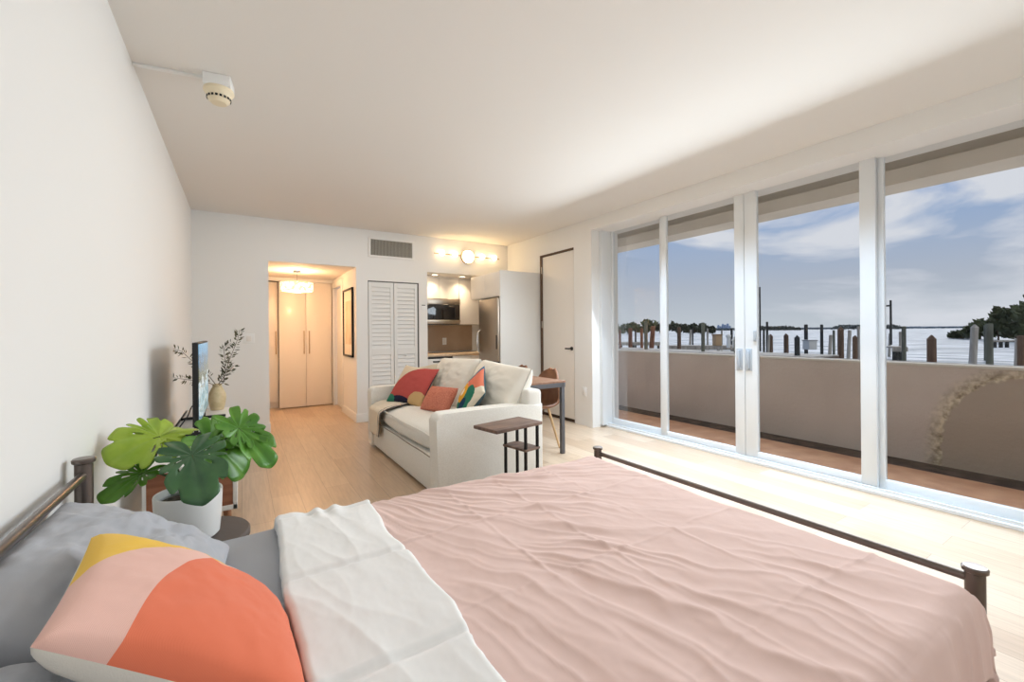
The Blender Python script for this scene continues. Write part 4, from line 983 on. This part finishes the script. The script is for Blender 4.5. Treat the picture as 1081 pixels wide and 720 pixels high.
B().box(2.412, 2.853, 6.322, 6.338, .835, .862).build('finger_groove', STEELD, dw)
B().box(2.865, 3.17, 6.31, 6.329, .11, .862, .002).build('door', CAB, lc); B().box(3.176, 3.48, 6.31, 6.329, .11, .862, .002).build('door', CAB, lc)
tag(B().box(2.405, 3.52, 6.30, 6.942, .87, .905, .004).build('countertop', M('beige_quartz', (222, 196, 164), .3, var=(30, (208, 180, 148), .4, .6)), origin=(2.95, 6.6, .87)), 'pale beige kitchen countertop below the taupe backsplash', 'countertop')
uc = thing('wall_cabinet', 'short white wall cabinet above the microwave oven', 'cabinet', (2.75, 6.75, 1.8), group='white upper cabinets')
B().box(2.41, 3.105, 6.62, 6.94, 1.80, 2.13).build('body', CAB, uc)
for x0, x1 in ((2.412, 2.756), (2.76, 3.103)): B().box(x0, x1, 6.60, 6.619, 1.802, 2.128, .002).build('door', CAB, uc)
uc = thing('wall_cabinet', 'tall white wall cabinet between microwave and refrigerator', 'cabinet', (3.3, 6.75, 1.37), group='white upper cabinets')
B().box(3.11, 3.56, 6.62, 6.94, 1.375, 2.13).build('body', CAB, uc); B().box(3.112, 3.558, 6.60, 6.619, 1.377, 2.128, .002).build('door', CAB, uc)
struct(B().box(2.405, 3.8, 6.61, 6.95, 2.132, KZ-.001).build('trim_kitchen', CAB, smooth=0))
mwv = thing('microwave', 'stainless over-range microwave oven with black glass door', 'microwave', (2.76, 6.75, 1.38))
B().box(2.412, 3.1, 6.55, 6.93, 1.385, 1.795, .004).build('casing', STEEL, mwv)
B().box(2.42, 3.0, 6.535, 6.552, 1.45, 1.70, .003).build('glass_door', M('black_glass', (20, 20, 24), .06, spec=.8), mwv)
B().box(3.005, 3.09, 6.535, 6.552, 1.45, 1.70, .003).build('control_panel', M('dark_panel', (46, 40, 36), .2), mwv)
B().box(2.415, 3.095, 6.535, 6.553, 1.705, 1.79, .003).build('vent_trim', STEEL, mwv); B().box(2.415, 3.095, 6.52, 6.553, 1.41, 1.446, .005).build('handle', STEEL, mwv)
B().box(2.42, 3.09, 6.56, 6.9, 1.378, 1.386).build('underside', STEELD, mwv)
def plate(name, lab, cat, c, axis, w_, h_, kind):
    t = thing(name, lab, cat, c); x, y, z = c
    if axis == 'y':
        B().box(x-w_/2, x+w_/2, y-.006, y, z-h_/2, z+h_/2, .002).build('cover_plate', TRIMW, t)
        if kind: B().box(x-w_*.22, x+w_*.22, y-.010, y-.005, z-h_*.28, z+h_*.28, .002).build(kind, CEIL, t)
    else:
        B().box(x-.006, x, y-w_/2, y+w_/2, z-h_/2, z+h_/2, .002).build('cover_plate', TRIMW, t)
        if kind: B().box(x-.010, x-.005, y-w_*.22, y+w_*.22, z-h_*.28, z+h_*.28, .002).build(kind, CEIL, t)
plate('wall_outlet', 'white wall outlet on the taupe kitchen backsplash', 'outlet', (2.985, 6.944, 1.09), 'y', .075, .12, 'socket')
plate('wall_outlet', 'white wall outlet low on the wall beside the glass doors', 'outlet', (XR, 4.30, .45), 'x', .075, .12, 'socket')
plate('light_switch', 'white light switch left of the hallway opening', 'switch', (.085, YB, 1.19), 'y', .12, .12, 'rocker')
plate('thermostat', 'small pale thermostat on the wall right of louvered closet doors', 'thermostat', (2.335, YB, 1.62), 'y', .08, .07, None)
B().box(2.31, 2.36, YB-.016, YB-.004, 1.652, 1.662, .001).build('display', STEELD, [o for o in bpy.data.objects if o.name == 'thermostat'][0])

# AC grille
g = thing('air_vent', 'rectangular grey air return grille high on the back wall', 'vent', (1.86, YB, 2.46))
gx0, gx1, gz0, gz1 = 1.56, 2.165, 2.35, 2.575
B().box(gx0, gx1, YB-.004, YB-.001, gz0, gz1).build('backing', M('vent_dark', (84, 82, 76), .9), g)
fm = B(); fm.box(gx0-.03, gx1+.03, YB-.016, YB, gz1, gz1+.03, .003); fm.box(gx0-.03, gx1+.03, YB-.016, YB, gz0-.03, gz0, .003); fm.box(gx0-.03, gx0, YB-.016, YB, gz0, gz1, .003); fm.box(gx1, gx1+.03, YB-.016, YB, gz0, gz1, .003)
fm.build('frame', WALL, g)
fn = B(); k = gx0+.008
while k < gx1-.005:
    fn.box(-.0022, .0022, -.007, .007, gz0, gz1, 0, Matrix.Translation((k, YB-.009, 0)) @ Matrix.Rotation(R(28), 4, 'Z')); k += .019
fn.build('fins', M('vent_fins', (196, 192, 182), .6), g, smooth=0)

# vanity light bar over the kitchen opening
WARM = (1.0, .78, .52)
lb = thing('wall_light_bar', 'brass light bar with four globe bulbs and round centre lamp', 'wall light', (3.07, YB, 2.45))
B().tube((2.50, YB-.05, 2.452), (3.64, YB-.05, 2.452), .008).build('bar', NICKEL, lb)
B().tube((3.07, YB, 2.445), (3.07, YB-.045, 2.445), .108, seg=40).build('lamp_ring', NICKEL, lb)
BULB = emit('bulb_glow', (255, 222, 170), 13)
B().lathe([(0, .0), (.1, .0), (.1, .012), (.085, .026), (0, .034)], (0, 0, 0), 40).build('centre_lamp', BULB, lb, matrix=Matrix.Translation((3.07, YB-.046, 2.445)) @ Matrix.Rotation(R(90), 4, 'X'))
for x in (2.62, 2.84, 3.32, 3.54):
    B().ball((x, YB-.062, 2.462), .042).build('bulb', BULB, lb); B().tube((x, YB, 2.452), (x, YB-.035, 2.452), .02).build('socket', NICKEL, lb)
RECM = emit('downlight_glow', (255, 232, 196), 9)
for x, lab in ((2.62, 'round recessed downlight over the microwave, the left one'), (3.10, 'round recessed downlight over the tall cabinet, the right one')):
    t = thing('recessed_light', lab, 'ceiling light', (x, 6.45, KZ), group='kitchen downlights')
    B().lathe([(.05, 0), (.068, -.001), (.07, -.006), (.05, -.010)], (x, 6.45, KZ), 32).build('trim_ring', TRIMW, t)
    B().lathe([(0, -.004), (.05, -.004), (.05, -.001)], (x, 6.45, KZ), 32).build('lens', RECM, t)
    light('downlight_lamp', 'AREA', (x, 6.45, KZ-.012), 2.4, WARM, target=(x, 6.45, 0), shape='DISK', size=.1, spread=R(110))

# ------------------------------------------------------------------ hall furnishings
wr_ = thing('wardrobe', 'tall two-door cream wardrobe at the end of the hallway', 'wardrobe', (.94, 8.4, 0))
B().box(.535, 1.35, 8.08, 8.74, .02, 2.112).build('body', CAB, wr_)
for x0, x1, xh in ((.538, .936, .905), (.941, 1.347, .985)):
    dd_ = B().box(x0, x1, 8.058, 8.078, .012, 2.108, .002).build('door', CAB, wr_)
    h = B(); h.box(xh-.008, xh+.008, 8.025, 8.037, .9, 1.29, .003); h.tube((xh, 8.03, .93), (xh, 8.06, .93), .005); h.tube((xh, 8.03, 1.26), (xh, 8.06, 1.26), .005); h.build('handle', NICKEL, dd_)
w2 = thing('hall_cabinet', 'narrow cream cabinet with toe kick left of the wardrobe', 'cabinet', (.33, 8.5, 0))
B().box(.125, .53, 8.22, 8.74, .1, 2.112).build('body', CAB, w2); B().box(.125, .53, 8.26, 8.7, 0, .1).build('toe_kick', CAB, w2)
dd_ = B().box(.128, .528, 8.2, 8.219, .105, 2.108, .002).build('door', CAB, w2); B().box(.488, .504, 8.165, 8.201, .9, 1.29, .003).build('handle', NICKEL, dd_)
pn = thing('pendant_lamp', 'round crystal drum pendant lamp hanging in the hallway', 'pendant lamp', (.70, 7.0, HZ))
B().lathe([(0, 0), (.055, 0), (.05, -.03), (.0, -.032)], (.70, 7.0, HZ), 32).build('canopy', CHROME, pn)
B().tube((.70, 7.0, HZ-.03), (.70, 7.0, 2.0), .006).build('rod', CHROME, pn)
def crystal():
    m, t, b, N, L = nodes('crystal_shade')
    tc = N('ShaderNodeTexCoord'); v = N('ShaderNodeTexVoronoi'); v.inputs['Scale'].default_value = 34; L(tc.outputs['Object'], v.inputs['Vector'])
    r = N('ShaderNodeValToRGB'); L(v.outputs['Distance'], r.inputs[0]); r.color_ramp.elements[0].color = (1, .96, .88, 1); r.color_ramp.elements[1].color = lin(236, 190, 130); r.color_ramp.elements[0].position = .15; r.color_ramp.elements[1].position = .75
    L(r.outputs[0], b.inputs['Base Color']); L(r.outputs[0], b.inputs['Emission Color']); b.inputs['Emission Strength'].default_value = 1.5; b.inputs['Roughness'].default_value = .2
    return m
sh = B(); sh.lathe([(.212, 1.865), (.216, 1.87), (.216, 1.985), (.212, 1.99), (.206, 1.985), (.206, 1.87), (.212, 1.865)], (.70, 7.0, 0), 56); sh.build('shade', crystal(), pn)
for z in (1.866, 1.989): B().lathe([(.218, -.004), (.222, 0), (.218, .004), (.21, .004), (.21, -.004), (.218, -.004)], (.70, 7.0, z), 56).build('shade_ring', CHROME, pn)
for k in range(4):
    a = k*math.pi/2; B().tube((.70, 7.0, 2.0), (.70+.21*math.cos(a), 7.0+.21*math.sin(a), 1.988), .004).build('spoke', CHROME, pn)
B().ball((.70, 7.0, 1.93), .035).build('bulb', emit('pendant_bulb', (255, 220, 170), 12), pn)
light('pendant_light', 'POINT', (.70, 7.0, 2.03), 14, (1.0, .60, .30), shadow_soft_size=.08)
light('pendant_light_down', 'POINT', (.70, 7.0, 1.84), 15, (1.0, .60, .30), shadow_soft_size=.08)
pf = thing('picture_frame', 'black framed pale picture hanging on the hallway right wall', 'picture', (HX1, 6.62, 1.4))
py0, py1, pz0, pz1 = 6.38, 7.02, .90, 1.90
f = B(); f.box(HX1-.03, HX1-.002, py0, py0+.025, pz0, pz1, .003); f.box(HX1-.03, HX1-.002, py1-.025, py1, pz0, pz1, .003); f.box(HX1-.03, HX1-.002, py0, py1, pz0, pz0+.025, .003); f.box(HX1-.03, HX1-.002, py0, py1, pz1-.025, pz1, .003)
f.build('frame', BLACKM, pf)
B().box(HX1-.012, HX1-.004, py0+.02, py1-.02, pz0+.02, pz1-.02).build('mat_board', M('mat_board', (232, 222, 206), .8), pf, smooth=0)
B().box(HX1-.014, HX1-.0115, py0+.12, py1-.12, pz0+.18, pz1-.18).build('print', M('pale_print', (222, 204, 180), .8, var=(3, (212, 190, 160), .45, .6)), pf, smooth=0)

# ------------------------------------------------------------------ ceiling detector
sd = thing('smoke_detector', 'round cream heat detector on a square white box on the ceiling', 'smoke detector', (-.10, 2.97, H))
c0 = atZ(231, 84, H); cx, cy = c0.x, c0.y
mr_ = Matrix.Translation((cx, cy, 0)) @ Matrix.Rotation(R(-8), 4, 'Z')
B().box(-.066, .066, -.066, .066, H-.06, H, .004, mr_).build('mounting_box', TRIMW, sd)
IVO = M('ivory_plastic', (236, 222, 192), .5)
B().lathe([(0, H-.06), (.073, H-.06), (.075, H-.075), (.066, H-.088), (.060, H-.1), (.052, H-.125), (.038, H-.138), (0, H-.14)], (cx, cy, 0), 40).build('detector_head', IVO, sd)
sl = B()
for k in range(18):
    a = k/18*2*math.pi; sl.box(-.0012, .0012, -.006, .006, H-.117, H-.105, 0, Matrix.Translation((cx+.0585*math.cos(a), cy+.0585*math.sin(a), 0)) @ Matrix.Rotation(a, 4, 'Z'))
sl.build('vent_slots', BLACK, sd, smooth=0)
e0 = atZ(139, 66, H); p0 = Vector((XL+.004, e0.y, 0)); p1 = Vector((cx-.064, cy+.005, 0)); dv = (p1-p0); ln = dv.length; an = math.atan2(dv.y, dv.x)
rc = B().box(0, ln, -.011, .011, H-.014, H, .003, Matrix.Translation(p0) @ Matrix.Rotation(an, 4, 'Z'))
tag(rc.build('cable_raceway', TRIMW, origin=(p0.x, p0.y, H)), 'thin white cable raceway crossing the ceiling to the detector box', 'raceway')
for o in bpy.data.objects:
    if 'world_parts' in o.keys(): del o['world_parts']
